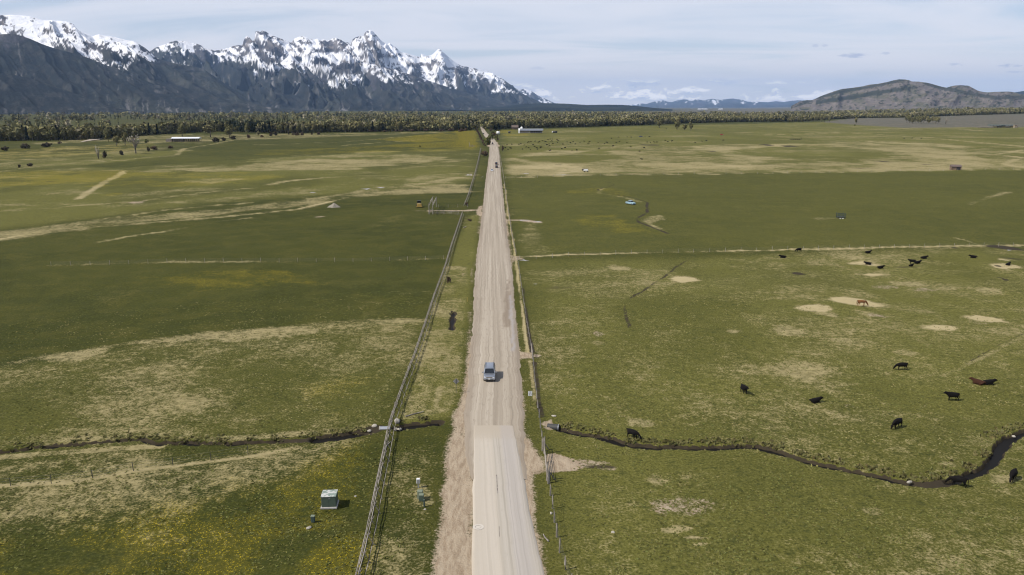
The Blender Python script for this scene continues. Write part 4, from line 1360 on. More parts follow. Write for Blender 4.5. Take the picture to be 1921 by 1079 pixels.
def plant(kind, pos, height, width=None, label='', group=None, variant=None, cat=None):
    tr, cm = PROTO[kind][variant if variant is not None else random.randrange(len(PROTO[kind]))]
    isbush = kind.startswith('bush')
    h0 = 3.4 if isbush else 18.0; w0 = 5.2 if isbush else {'conifer': 6.0, 'twiggy': 7.2}.get(kind, 10.6)
    name = 'willow_bush' if isbush else {'conifer': 'conifer_tree', 'bare': 'bare_tree', 'twiggy': 'bare_tree'}.get(kind, 'cottonwood_tree')
    e = empty(name, pos, random.random() * 6.28)
    sz = height / h0; sx_ = (width / w0) if width else sz * random.uniform(.85, 1.15)
    e.scale = (sx_, sx_, sz)
    add('stem' if isbush else 'trunk', tr, None, e)
    add('crown', cm, None, e)
    tag(e, label, cat or ('bush' if isbush else 'tree'), group)
    return e


# the front row of the forest: 300 separate trees
def conif_frac(a):
    """share of conifers by compass direction"""
    px = 960.5 + math.tan(a) * F
    return float(np.interp(px, [-200, 0, 180, 330, 420, 520, 700, 900, 1000, 1200, 1900], [.35, .4, .3, .55, .6, .3, .16, .12, .08, .03, .01]))


front = []
tries = 0
seglen = np.hypot(*np.diff(edgeW, axis=0).T)
vis_edge = [(a, b) for a, b in zip(edgeW[:-1], edgeW[1:])]
Apx = [EDGE[i][0] for i in range(len(EDGE))]
for k in range(262):
    px = -20 + (1960) * (k + random.random() * .9) / 262.0
    if 898 < px < 922:
        continue
    py = np.interp(px, [e[0] for e in EDGE], [e[1] for e in EDGE])
    g0 = G(px, py)
    g0 = Vector((g0.x, g0.y, 0)) * (1 + random.uniform(-.004, .012))
    front.append((px, g0))
for px, p in front:
    a = math.atan2(p.x, p.y)
    con = random.random() < conif_frac(a) * .7
    kind = 'conifer' if con else 'cottonwood'
    h = random.uniform(13, 20) if con else random.uniform(12, 21)
    h *= 0.86 if px > 1450 else 1.0
    plant(kind, (p.x, p.y, float(terrain(p.x, p.y))), h, None,
          'dark conifer standing in the front row of the distant forest' if con else 'olive green cottonwood coming into leaf in the front row of the distant forest',
          'conifers along the forest edge' if con else 'cottonwoods along the forest edge')

# the mass of the forest behind it
def forest_mass():
    az_lo, az_hi = -0.72, 0.72
    pts = []
    n_try = 60000
    a = az_lo + rng.random(n_try) * (az_hi - az_lo)
    er = np.interp(a, eA, eR)
    u = rng.random(n_try)
    # density falls with distance behind the edge
    dr = 8 + 4200 * u ** 3.2
    r_ = er + dr
    x = r_ * np.sin(a); y = r_ * np.cos(a)
    keep = rng.random(n_try) < np.clip(er / 2500, .35, 1.0)
    # road corridor
    pxx = 960.5 + np.tan(a) * F
    keep &= ~((np.abs(pxx - 903 + (r_ - 1650) * .001) < 3.5) & (dr < 350))
    # clearings
    cl_ = fbm(x / 260, y / 420, 3, 201)
    keep &= (cl_ > .36) | (dr < 90)
    cl2 = fbm(x / 900 + 3.1, y / 170, 3, 207)
    keep &= (cl2 > .47) | (dr < 110)
    keep &= ~((far := (r_ > 5600)) & (a > .1))
    right_cut = np.interp(pxx, [1400, 1560, 1700, 1921], [4200, 2600, 2300, 2200])
    keep &= (dr < right_cut)
    x, y, r_, a, dr, pxx = (q[keep][:10400] for q in (x, y, r_, a, dr, pxx))
    n = len(x)
    cf = np.interp(pxx, [-200, 0, 180, 330, 420, 520, 700, 900, 1000, 1200, 1900], [.3, .35, .3, .5, .55, .3, .16, .10, .06, .02, .0])
    patchy = fbm(x / 120, y / 300, 3, 88)
    con = (patchy + (rng.random(n) - .5) * .25) < (.30 + cf * .32)
    h = np.where(con, 14 + rng.random(n) * 9, 10 + rng.random(n) * 9) * np.where(pxx > 1450, .88, 1.0)
    wd = np.where(con, 2.4, 5.4) * (.8 + .5 * rng.random(n)) * (1 + np.clip(dr - 600, 0, 3000) / 3000 * .9)
    Q = 34
    t = rng.random((n, Q)); ang = rng.random((n, Q)) * 2 * math.pi
    rad = np.where(con[:, None], (1 - t) * (.5 + .5 * rng.random((n, Q))), np.sqrt(np.clip(1 - (2 * t - 1) ** 2, 0, 1)) * (.45 + .6 * rng.random((n, Q))))
    cx_ = x[:, None] + np.cos(ang) * rad * wd[:, None]
    cy_ = y[:, None] + np.sin(ang) * rad * wd[:, None]
    z0 = terrain(x, y)
    cz = z0[:, None] + h[:, None] * np.where(con[:, None], .08 + .9 * t, .12 + .85 * t)
    c = np.stack([cx_, cy_, cz], -1).reshape(-1, 3)
    N = len(c)
    nrm = rng.normal(size=(N, 3)) + np.stack([np.cos(ang), np.sin(ang), (t - .4) * 2], -1).reshape(-1, 3) * 1.2
    nrm /= np.linalg.norm(nrm, axis=1, keepdims=True)
    s = np.cross(nrm, rng.normal(size=(N, 3))); s /= np.linalg.norm(s, axis=1, keepdims=True) + 1e-6
    q = np.cross(nrm, s)
    sz = (np.repeat(wd, Q) * .235 * (.6 + .8 * rng.random(N)))[:, None]
    V = np.stack([c - s * sz - q * sz, c + s * sz - q * sz * .7, c + s * sz * .8 + q * sz * 1.2, c - s * sz * 1.1 + q * sz * .8], 1).reshape(-1, 3)
    Fc = np.arange(N * 4).reshape(N, 4)
    mixn = rng.random((n, 1))
    base_c = np.where(con[:, None], CONI[None, :], OLIVE[None, :] * (1 - mixn) + OLIVE2[None, :] * mixn)
    pale = (rng.random(n) < .12) & ~con
    base_c[pale] = GREYG
    base_c *= (.60 + .8 * fbm(x / 45, y / 90, 2, 66))[:, None] * (.65 + .7 * rng.random((n, 1)))
    qc = np.repeat(base_c, Q, 0) * (.8 + .4 * rng.random((N, 1)))
    me_ = new_mesh("forest", V, Fc)
    color_attr(me_, 'col', np.repeat(qc, 4, 0))
    tag(add("forest", me_, M['leaf']), "olive and dark green forest stretching across the valley behind its front row", "forest", kind='stuff')


forest_mass()

# single trees and bushes in the open
singles = [
    ('bare', 255, 288, 36, 26, "big pale grey leafless cottonwood beside the field edge, left of the white-roofed shed"),
    ('twiggy', 185, 299, 26, 14, "thin leafless tree with upright bare branches beside a dark bush"),
    ('cottonwood', 219, 274, 20, 13, "small olive tree in the pasture, second left of the big leafless tree"),
    ('cottonwood', 235, 273, 25, 13, "narrow olive tree directly behind the big leafless tree, to its left"),
    ('cottonwood', 203, 266, 22, 14, "rounded olive tree in front of the forest behind the thin leafless tree"),
    ('cottonwood', 110, 263, 25, 34, "wide rounded olive tree bulging out of the forest edge at far left"),
    ('cottonwood', 342, 256, 23, 18, "pale olive tree rising directly behind the white-roofed shed"),
    ('cottonwood', 395, 258, 24, 22, "broad drooping willow-like tree just right of the white-roofed shed"),
    ('cottonwood', 431, 259, 28, 19, "tall rounded tree standing behind bushes right of the shed"),
    ('cottonwood', 484, 255, 9, 8, "tiny bright yellow-green tree at the edge of the big west field"),
    ('bare', 569, 249, 17, 11, "pale grey tree against the dark forest above the west field"),
    ('cottonwood', 658, 249, 13, 9, "small pale tree standing before the forest above the west field"),
    ('cottonwood', 735, 248, 18, 12, "rounded green tree at the forest foot above the west field"),
    ('cottonwood', 1237, 240, 19, 14, "lone mushroom-shaped tree with a visible trunk in the east pasture"),
    ('cottonwood', 1270, 243, 19, 17, "broadest tree of the small grove in the east pasture"),
    ('cottonwood', 1284, 244, 11, 12, "lowest tree in the middle of the small east pasture grove"),
    ('cottonwood', 1296, 245, 18, 9, "slender dark tree at the end of the small east pasture grove"),
    ('cottonwood', 1606, 233, 13, 7, "lone small tree on the grey sagebrush flat"),
    ('twiggy', 1774, 233, 14, 8, "sparse bare tree right of the cottonwood clump on the sagebrush flat"),
    ('conifer', 928, 246, 10, 8, "stubby dark conifer right of the far end of the road"),
    ('conifer', 935, 246, 13, 11, "fuller dark conifer right of the far end of the road"),
]
for kind, px, py, hpx, wpx, lab in singles:
    p = G(px, py); s = depth_of(p) / F
    plant(kind, (p.x, p.y, zg(p.x, p.y) if p.length < 2000 else p.z), hpx * s, wpx * s * 1.05, lab)
for k in range(12):
    px = 1702 + k * 5.2 + random.uniform(-1.5, 1.5); py = 230.5 + (k % 3) * .9 + k * .05
    p = G(px, py); s = depth_of(p) / F
    plant('cottonwood', tuple(p), random.uniform(13, 18) * s, 9 * s, "olive tree of the dense cottonwood clump on the sagebrush flat", "cottonwoods clumped on the sagebrush flat")
for k in range(9):
    px = 1506 + k * 6 + random.uniform(-2, 2); py = 228.5 + random.uniform(0, 1.8)
    p = G(px, py); s = depth_of(p) / F
    plant('cottonwood', tuple(p), random.uniform(9, 14) * s, 6.5 * s, "small olive tree fringing the forest where green pasture meets sagebrush", "small trees where pasture meets sagebrush")
bushes = [
    ('bush_dark', 11, 283, 16, 8, "low dark bush at the very edge of the west pasture"),
    ('bush_dark', 49, 279, 21, 9, "wide dark willow bush in the open west pasture, second from the edge"),
    ('bush_dark', 89, 277, 20, 9, "wide dark willow bush left of the pale track"),
    ('bush_brown', 112, 270, 9, 4, "small brown bush behind the wide dark willows"),
    ('bush_dark', 37, 315, 7, 6, "small round bush, left one of the pair on the west field border"),
    ('bush_dark', 58, 313, 15, 6, "wider bush, right one of the pair on the west field border"),
    ('bush_dark', 196, 297, 12, 13, "tall dark bush touching the thin leafless tree"),
    ('bush_dark', 229, 291, 11, 9, "round dark bush between the two leafless trees"),
    ('bush_dark', 278, 285, 8, 9, "upright dark bush just right of the big leafless tree"),
    ('bush_brown', 290, 282, 15, 8, "wide brown bush right of the big leafless tree"),
    ('bush_brown', 320, 279, 10, 6, "low brown bush in front of the white-roofed shed"),
    ('bush_green', 275, 268, 9, 7, "greenish bush in the grass behind the big leafless tree"),
    ('bush_dark', 405, 267, 15, 9, "large dark bush, first right of the white-roofed shed"),
    ('bush_dark', 419, 265, 10, 7, "smaller dark bush, second right of the white-roofed shed"),
    ('bush_dark', 438, 261, 13, 7, "dark bush in front of the tall rounded tree"),
    ('bush_brown', 467, 259, 8, 7, "small brown bush at the start of the west hay field border"),
    ('bush_brown', 491, 258, 8, 5, "low brown bush under the tiny yellow-green tree"),
    ('bush_dark', 509, 255, 10, 8, "left bush of a touching dark pair above the west field"),
    ('bush_dark', 517, 254, 9, 8, "right bush of a touching dark pair above the west field"),
    ('bush_dark', 541, 252, 6, 7, "small upright dark bush above the west field"),
    ('bush_brown', 555, 254, 16, 7, "widest reddish brown bush above the west field"),
    ('bush_brown', 567, 254, 7, 6, "brown bush beside the pale grey tree"),
    ('bush_brown', 585, 253, 4, 4, "tiny brown bush alone above the west field"),
    ('bush_brown', 598, 253, 7, 5, "small brown bush above the west field, right of a tiny one"),
    ('bush_green', 915, 272, 17, 16, "leafy green willow clump at the roadside where the road dips"),
    ('bush_green', 921, 262, 11, 12, "green willow behind the roadside clump, where the road dips"),
    ('bush_brown', 909, 293, 15, 10, "large brown leafless bush beside the road near the oncoming cars"),
    ('bush_brown', 842, 531, 9, 13, "reddish brown leafless bush on the verge beside the rail fence"),
    ('bush_brown', 881, 415, 9, 5, "low brown bush on the verge near the fence corner"),
    ('bush_brown', 876, 386, 7, 7, "brown bush where the far rail fence meets the farm drive"),
    ('bush_brown', 943, 283, 5, 10, "thin brown bush right of the road by the cattle pasture"),
    ('bush_green', 1603, 236, 4, 3, "tiny bush beside the lone small tree on the sage"),
    ('bush_brown', 985, 500, 0, 0, ""),
]
for kind, px, py, wpx, hpx, lab in bushes:
    if wpx == 0:
        continue
    p = G(px, py); s = depth_of(p) / F
    plant(kind, (p.x, p.y, zg(p.x, p.y)), hpx * s, wpx * s, lab)
for k in range(26):
    px = random.uniform(660, 880); py = 247.2 + random.uniform(-.6, 1.0) - (px - 660) / 220 * 1.4
    p = G(px, py); s = depth_of(p) / F
    plant('bush_brown', (p.x, p.y, zg(p.x, p.y)), random.uniform(3, 5.5) * s, random.uniform(6, 12) * s, "brown leafless willow bush along the foot of the forest above the west field", "brown willows at the forest foot")
for k in range(20):
    t_ = k / 19
    px = 896 + 15 * t_ + random.uniform(-1, 1); py = 244 + 30 * t_
    p = G(px - 2, py); s = depth_of(p) / F
    plant('bush_brown', (p.x, p.y, zg(p.x, p.y)), random.uniform(3, 5) * s, random.uniform(3.5, 5) * s, "grey-brown bush in the thicket lining the far road", "bushes lining the far road")
for k in range(9):
    px = 921 + k * 1.6; py = 247 + k * 1.3 + (k % 3) * 3
    p = G(px, py); s = depth_of(p) / F
    plant('bush_green' if k % 2 else 'bush_brown', (p.x, p.y, zg(p.x, p.y)), random.uniform(4, 7) * s, random.uniform(4, 6) * s, "scrubby bush between the bending far road and the pasture", "scrub inside the far road bend")


# ------------------------------------------------------------------ grass tufts (real relief near the camera and on the banks)
def tufts():
    cols = []; Vs = []
    def scatter(P, size, hgt, cbase, seed):
        r = np.random.default_rng(seed)
        n = len(P)
        zz_ = np.array([zg(px_, py_) for px_, py_ in P])
        for k in range(3):
            a = r.random(n) * math.pi + k * 1.05
            dx, dy = np.cos(a) * size * (.6 + .8 * r.random(n)), np.sin(a) * size * (.6 + .8 * r.random(n))
            h = hgt * (.5 + r.random(n))
            lx, ly = (r.random(n) - .1) * size * 2.2, (r.random(n) - .1) * size * 2.2
            A = np.stack([P[:, 0] - dx, P[:, 1] - dy, zz_ - .03], 1)
            Bv = np.stack([P[:, 0] + dx, P[:, 1] + dy, zz_ - .03], 1)
            Cv = np.stack([P[:, 0] + dx * .8 + lx, P[:, 1] + dy * .8 + ly, zz_ + h], 1)
            Dv = np.stack([P[:, 0] - dx * .7 + lx, P[:, 1] - dy * .7 + ly, zz_ + h * .8], 1)
            Vs.append(np.stack([A, Bv, Cv, Dv], 1).reshape(-1, 3))
            c = cbase[None, :] * (.6 + .8 * r.random((n, 1))) * (1 + (r.random((n, 3)) - .5) * .15)
            cols.append(np.repeat(c, 4, 0))
    # banks of the streams: bulky clumps on the far bank
    for line, far_off, near_off, seed in ((WR, .75, -.95, 1), (WL, .42, -.62, 2), (WP, 1.2, -1.2, 3)):
        L = np.concatenate([[0], np.cumsum(np.hypot(*np.diff(line, axis=0).T))])
        r = np.random.default_rng(seed)
        n = int(L[-1] * 12)
        s = r.random(n) * L[-1]
        P = np.stack([np.interp(s, L, line[:, 0]), np.interp(s, L, line[:, 1])], 1)
        s2 = np.minimum(s + .5, L[-1])
        D = np.stack([np.interp(s2, L, line[:, 0]), np.interp(s2, L, line[:, 1])], 1) - P
        D /= np.linalg.norm(D, axis=1, keepdims=True) + 1e-6
        Nn = np.stack([-D[:, 1], D[:, 0]], 1)
        Nn *= np.sign(Nn[:, 1:2] + 1e-6)
        far = r.random(n) < .72
        far_off2 = far_off + (fbm(P[:, 0] / 3.5, P[:, 1] / 3.5, 2, 9) - .4) * .9 + (.45 if line is WR else 0) * (s > L[-1] * .8)
        kp = fbm(P[:, 0] / 1.8, P[:, 1] / 1.8, 2, 19) > .42
        far &= kp
        off = np.where(far, far_off2 + np.abs(r.normal(size=n)) * .85, near_off - np.abs(r.normal(size=n)) * .35)
        Pq = P + Nn * off[:, None]
        scatter(Pq[far], .17, .24 if line is not WL else .16, np.array((.105, .098, .038)), seed + 10)
        scatter(Pq[(~far) & kp][::2], .12, .10, np.array((.150, .145, .052)), seed + 20)
    # near pastures
    r = np.random.default_rng(77)
    n = 52000
    a = (r.random(n) - .5) * 1.5
    rr_ = 66 + 130 * r.random(n) ** 1.3
    P = np.stack([np.sin(a) * rr_, np.cos(a) * rr_], 1)
    d = seg_dist(P, road_c)
    dn_ = np.minimum(seg_dist(P, WL), seg_dist(P, WR))
    P = P[(d > 9.5) & (dn_ > 1.6)]
    dens = fbm(P[:, 0] / 5, P[:, 1] / 5, 3, 301)
    green = P[dens < .52]
    stw = P[dens >= .52]
    scatter(green, .11, .06, np.array((.115, .115, .036)), 31)
    west = stw[stw[:, 1] > 100]
    ms = np.zeros(len(west)) + .3
    scatter(west[fbm(west[:, 0] / 3, west[:, 1] / 3, 2, 8) > .52], .10, .05, np.array((.22, .195, .085)), 32)
    V = np.concatenate(Vs); C_ = np.concatenate(cols)
    me_ = new_mesh("grass_tufts", V, np.arange(len(V)).reshape(-1, 4))
    color_attr(me_, 'col', C_)
    tag(add("grass_tufts", me_, M['leaf']), "tufts of green and straw grass over the near pastures and stream banks", "grass", kind='stuff')


tufts()


# ------------------------------------------------------------------ fences
def unit_pole(name, n=7, rad=.5, seed=1, taper=.85):
    """pole along +Z from 0 to 1, radius rad (scaled by the object), slightly crooked"""
    r = random.Random(seed)
    return MB().tube([(0, 0, 0), (r.uniform(-.2, .2), r.uniform(-.2, .2), .5), (0, 0, 1)], [rad, rad * (1 + taper) / 2, rad * taper], n).mesh(name, True)


POLE = [unit_pole('pole', seed=s) for s in (1, 2, 3)]
for pm in POLE:
    pm.materials.append(M['wood'])
POLED = [unit_pole('dark_pole', seed=s, n=6) for s in (4, 5)]
for pm in POLED:
    pm.materials.append(M['wood_dark'])
TPOST = MB().box(0, 0, .5, 1, 1, 1).mesh('steel_post'); TPOST.materials.append(M['steel_dark'])


def bar(name, a, b, rad, parent, meshes=POLE):
    a = Vector(a); b = Vector(b); d = b - a
    o = bpy.data.objects.new(name, random.choice(meshes))
    q = d.to_track_quat('Z', 'Y')
    o.rotation_mode = 'QUATERNION'
    o.rotation_quaternion = q
    o.location = a
    o.scale = (rad * 2, rad * 2, d.length)
    COL.objects.link(o)
    o.parent = parent
    return o


def walk(line, spacing):
    """evenly spaced points (with directions) along a polyline of Vectors"""
    pts = [Vector((p[0], p[1], 0)) for p in line]
    out_ = []
    acc = 0.0
    for a, b in zip(pts[:-1], pts[1:]):
        L = (b - a).length
        d = (b - a) / L
        while acc < L:
            out_.append((a + d * acc, d))
            acc += spacing
        acc -= L
    return out_


def buck_fence(pts_px, spacing, label, rails_as_parts, hscale=1.0, name="buck_and_rail_fence"):
    st = walk(wline(pts_px), spacing)
    root = empty(name, (st[0][0].x, st[0][0].y, 0))
    org = Vector(root.location)
    tag(root, label, "fence")
    heads = []
    for i, (p, d) in enumerate(st):
        n = Vector((-d.y, d.x, 0))
        if n.x > 0:
            n = -n                      # n points to the field (west)
        z = zg(p.x, p.y)
        q = p - org + Vector((0, 0, z))
        jig = lambda s_: Vector((random.uniform(-s_, s_), random.uniform(-s_, s_), 0))
        h = 1.30 * hscale * random.uniform(.94, 1.06)
        bar('leg', q + n * .62 + jig(.05) + Vector((0, 0, -.05)), q - n * .22 + Vector((0, 0, h + .22)), .045, root)
        bar('leg', q - n * .62 + d * .13 + jig(.05) + Vector((0, 0, -.05)), q + n * .22 + d * .13 + Vector((0, 0, h + .18)), .045, root)
        heads.append((q, d, n, h))
    rest = MB()
    for i in range(len(heads) - 1):
        q0, d0_, n0, h0 = heads[i]; q1, d1_, n1, h1 = heads[i + 1]
        if (q1 - q0).length > spacing * 1.4:
            continue
        specs = [(0.0, 1.02, .048), (.20, .96, .040), (.42, .62, .040), (.56, .30, .038), (-.48, .42, .040)]
        for (off, hz_, rad) in specs:
            a = q0 + n0 * off + Vector((0, 0, h0 * hz_)) - d0_ * .22 + Vector((0, 0, random.uniform(-.06, .06)))
            b = q1 + n1 * off + Vector((0, 0, h1 * hz_)) + d0_ * .22 + Vector((0, 0, random.uniform(-.06, .06)))
            if i < rails_as_parts:
                bar('rail', a, b, rad * random.uniform(.85, 1.15), root)
            else:
                rest.tube([a, b], rad, 5)
    if rest.v:
        o = rest.build('far_rails', M['wood'], root)
        o['kind'] = 'stuff'
    return root


buck_fence([(640, 1230), (662, 1140), (680, 1079), (697, 1000), (712, 920), (724, 860), (737, 795), (758, 733), (783, 665), (800, 612), (815, 565), (838, 500), (848, 465), (868, 403)], 3.4,
           "long weathered grey log fence on crossed legs running beside the left of the road", 58)
buck_fence([(872, 387), (880, 366), (886, 345), (892, 325), (897, 305), (900, 290), (902, 280)], 4.2,
           "farther stretch of weathered log fence beyond the farm drive toward the dip in the road", 55)
buck_fence([(806, 402), (830, 402.5), (850, 403), (867, 404)], 3.2, "short log fence running from the ranch gate to the corner along the farm drive", 20)


def loose_log(px, py, L, ang, label):
    p = GZ(px, py)
    e = MB().tube([(-L / 2, 0, .09), (0, .08, .10), (L / 2, 0, .09)], [.09, .075, .05], 6).build("fallen_log", M['wood'], loc=(p.x, p.y, p.z), rot=(0, 0, ang))
    tag(e, label, "log")


loose_log(778, 778, 3.2, R(38), "pale fallen log lying in straw grass beside the stream pool")
loose_log(726, 838, 3.0, R(80), "pole broken off and leaning outward at the stream end of the log fence")
loose_log(1024, 1010, 1.5, R(110), "short pale stick lying on the right verge near the paved road")
loose_log(905, 332, 10, R(86), "long pale timber lying on the verge between far fence and road")


def post_fence(pts_px, spacing, label, h=1.25, rad=.07, wires=4, name='wire_fence', posts=None, meshes=POLE, hj=.12, every_tall=0):
    st = walk(wline(pts_px), spacing)
    root = empty(name, (st[0][0].x, st[0][0].y, 0))
    org = Vector(root.location)
    tag(root, label, "fence")
    tops = []
    for i, (p, d) in enumerate(st):
        if i >= 300:
            break
        q = p - org + Vector((0, 0, zg(p.x, p.y)))
        hh = h * random.uniform(1 - hj, 1 + hj)
        lean = Vector((random.uniform(-.06, .06), random.uniform(-.06, .06), hh))
        bar('post', q + Vector((0, 0, -.1)), q + lean, rad * random.uniform(.85, 1.2), root, meshes)
        tops.append((q, lean, hh))
    if wires:
        mb_ = MB()
        for k in range(wires):
            f = .3 + .65 * k / max(1, wires - 1)
            for (q0, l0, h0), (q1, l1, h1) in zip(tops[:-1], tops[1:]):
                if (q1 - q0).length < spacing * 1.5:
                    mb_.tube([q0 + l0 * f, q1 + l1 * f], .007, 3, False)
        o = mb_.build('wire', M['wire'], root)
        o['kind'] = 'stuff'
    return root


post_fence([(1085, 1140), (1064, 1079), (1049, 1036), (1040.5, 985), (1037, 959), (1032, 927), (1028, 907)], 3.1, "near wire fence on pale wooden posts between the paved road and the pasture gate", 1.45, .085)
post_fence([(1020.5, 848), (1016, 820), (1012, 790), (1007, 750), (1003, 712), (999, 674)], 4.0, "wire fence on wooden posts between the east stream and the small side gate", 1.3, .07)
post_fence([(997, 661), (991, 625), (984, 580), (977, 530), (972, 495), (969, 484)], 4.2, "wire fence on wooden posts along the dark ditch right of the gravel road", 1.2, .06)
post_fence([(968, 478), (960, 440), (955, 405), (950, 372), (946, 345), (943, 322), (940, 305), (937.5, 290), (936, 278)], 4.6, "farthest roadside wire fence right of the gravel road, beyond the cross fence", 1.3, .08)
post_fence([(975, 488), (1100, 481), (1200, 476), (1300, 472.5), (1500, 468.5), (1700, 464.5), (1921, 460.5), (2100, 457)], 5.2, "wire cross fence on thin posts between the cattle pasture and the dark green field", 1.25, .06)
post_fence([(96, 498.5), (300, 494.5), (560, 491), (700, 488.5), (836, 486.5)], 5.4, "thin wire fence on posts crossing the west field below the farm drive", 1.2, .06)
post_fence([(-60, 920), (0, 913), (72, 909), (122, 905), (217, 890), (256, 884), (300, 877), (356, 868), (428, 860), (480, 851)], 4.6, "low wire fence on thin steel posts in the straw grass of the near west pasture", 1.15, .035, wires=3, meshes=[TPOST])
post_fence([(948, 335), (1100, 330.5), (1300, 327.5), (1440, 326.8), (1620, 323), (1921, 319.5)], 11.0, "distant thin fence along the border between straw pasture and dark green field", 1.3, .10, wires=2)
post_fence([(877, 388.5), (862, 389), (846, 389.5), (830, 390), (814, 391)], 4.5, "pale rail-topped fence on the far side of the farm drive", 1.3, .09, wires=3)


def gate_farm(name, a, b, h, label, bars=5, tall=2.4):
    a = Vector(a); b = Vector(b)
    root = empty(name, a)
    tag(root, label, "gate")
    d = b - a
    bar('post', (0, 0, -.1), (0, 0, tall), .13, root)
    bar('post', d + Vector((0, 0, -.1)), d + Vector((0, 0, tall)), .13, root)
    for k in range(bars):
        z = .3 + (h - .3) * k / (bars - 1)
        bar('rail', Vector((0, 0, z)) + d * .04, Vector((0, 0, z)) + d * .96, .035, root)
    bar('brace', Vector((0, 0, .3)) + d * .04, Vector((0, 0, h)) + d * .96, .03, root)
    for k in (0.33, .66):
        bar('picket', d * k + Vector((0, 0, .25)), d * k + Vector((0, 0, h + .05)), .035, root)
    return root


gate_farm("pasture_gate", GZ(1026.5, 902), GZ(1021, 851), 1.25, "closed wooden pasture gate between tall posts where the right driveway meets bare dirt")
gate_farm("pasture_gate", GZ(999, 672.5), GZ(997.5, 661), 1.2, "small wooden side gate at the short dirt spur right of the silver car", 4, 1.7)
# braced corner beside the big gate
for (x, y, lab) in ((1017.5, 846, "tall braced corner post north of the big pasture gate"), (1030, 906, "tall braced corner post south of the big pasture gate")):
    p = GZ(x, y)
    root = empty("corner_post", p)
    tag(root, lab, "post")
    bar('post', (0, 0, -.1), (0, 0, 1.9), .12, root)
    bar('brace', (.05, .1, 1.4), (.9, .5, 0), .07, root, POLED)

# ranch gateway: tall twin frames with a crossbar carrying posts, over the farm drive
gn, gs = GZ(812, 390), GZ(805, 403)
root = empty("ranch_gateway", gs)
tag(root, "tall weathered timber ranch gateway spanning the narrow farm drive", "gateway")
dv = gn - gs
side = Vector((1, 0, 0))
for off in (0.0, 1.6):
    o_ = side * off
    bar('post', o_ + Vector((0, 0, -.1)), o_ + Vector((0, 0, 4.4)), .17, root)
    bar('post', o_ + dv + Vector((0, 0, -.1)), o_ + dv + Vector((0, 0, 4.4)), .17, root)
    bar('crossbeam', o_ + Vector((0, 0, 4.3)) - dv * .06, o_ + dv * 1.06 + Vector((0, 0, 4.3)), .15, root)
    bar('crossbeam', o_ + Vector((0, 0, 3.6)), o_ + dv + Vector((0, 0, 3.6)), .10, root)
for k in range(4):
    bar('rail', Vector((.2, 0, .5 + .35 * k)), dv * .45 + Vector((.9, 0, .5 + .35 * k)), .05, root, POLED)

# gates and stubs of the far pasture
for (x, y, lab) in ((881, 276, "tall pale post of a far field gate left of the road"), ):
    p = GZ(x, y)
    root = empty("field_gate", p)
    tag(root, lab, "gate")
    bar('post', (0, 0, 0), (0, 0, 5), .3, root)
    bar('post', (3, 0, 0), (3, 0, 3), .25, root, POLED)
    for k in range(3):
        bar('rail', (0, 0, .8 + k * .7), (6, 0, .8 + k * .7), .12, root, POLED)


# ------------------------------------------------------------------ signs
def text_mesh(s, size, name='lettering'):
    cu = bpy.data.curves.new(name, 'FONT')
    cu.body = s
    cu.size = size
    cu.align_x = 'CENTER'; cu.align_y = 'CENTER'
    cu.resolution_u = 2
    ob = bpy.data.objects.new(name, cu)
    COL.objects.link(ob)
    bpy.context.view_layer.update()
    me_ = bpy.data.meshes.new_from_object(ob)
    bpy.data.objects.remove(ob)
    return me_


p = GZ(994.5, 761)
root = empty("speed_limit_sign", p)
tag(root, "white rectangular speed limit sign on a thin post right of the gravel road", "sign")
MB().box(0, .03, 1.15, .05, .05, 2.3).build('post', M['steel_dark'], root)
MB().box(0, -.012, 1.98, .62, .02, .78).build('panel', M['white'], root)
for s_, sz, dx, z in (("SPEED", .145, 0, 2.27), ("LIMIT", .145, 0, 2.13), ("25", .50, 0, 1.83)):
    tm = text_mesh(s_, sz)
    tm.materials.append(M['black'])
    add('lettering', tm, None, root, loc=(dx, -.026, z), rot=(math.pi / 2, 0, 0))
p = GZ(856, 738)
root = empty("warning_sign", p)
tag(root, "diamond road sign on a post seen from its bare grey back, left of the road", "sign")
MB().box(0, 0, 1.25, .06, .05, 2.5).build('post', M['steel_dark'], root)
MB().box(0, .04, 2.02, .74, .015, .74, Matrix.Rotation(R(45), 3, 'Y')).build('panel', M['grey_sign'], root)
p = GZ(876.5, 566)
tag(MB().box(0, 0, .55, .10, .05, 1.1).build("marker_post", M['yellow'], loc=p), "slim yellow marker post standing in the verge left of the gravel road", "post")

# ------------------------------------------------------------------ utility boxes
def bevbox(name, sx, sy, sz, m, parent, loc, bev=.03, rotz=0.0):
    bm = bmesh.new()
    bmesh.ops.create_cube(bm, size=1.0)
    bmesh.ops.scale(bm, vec=(sx, sy, sz), verts=bm.verts)
    bmesh.ops.bevel(bm, geom=bm.edges[:], offset=bev, segments=1, affect='EDGES')
    me_ = bpy.data.meshes.new(name)
    bm.to_mesh(me_); bm.free()
    return add(name, me_, m, parent, loc=loc, rot=(0, 0, rotz))


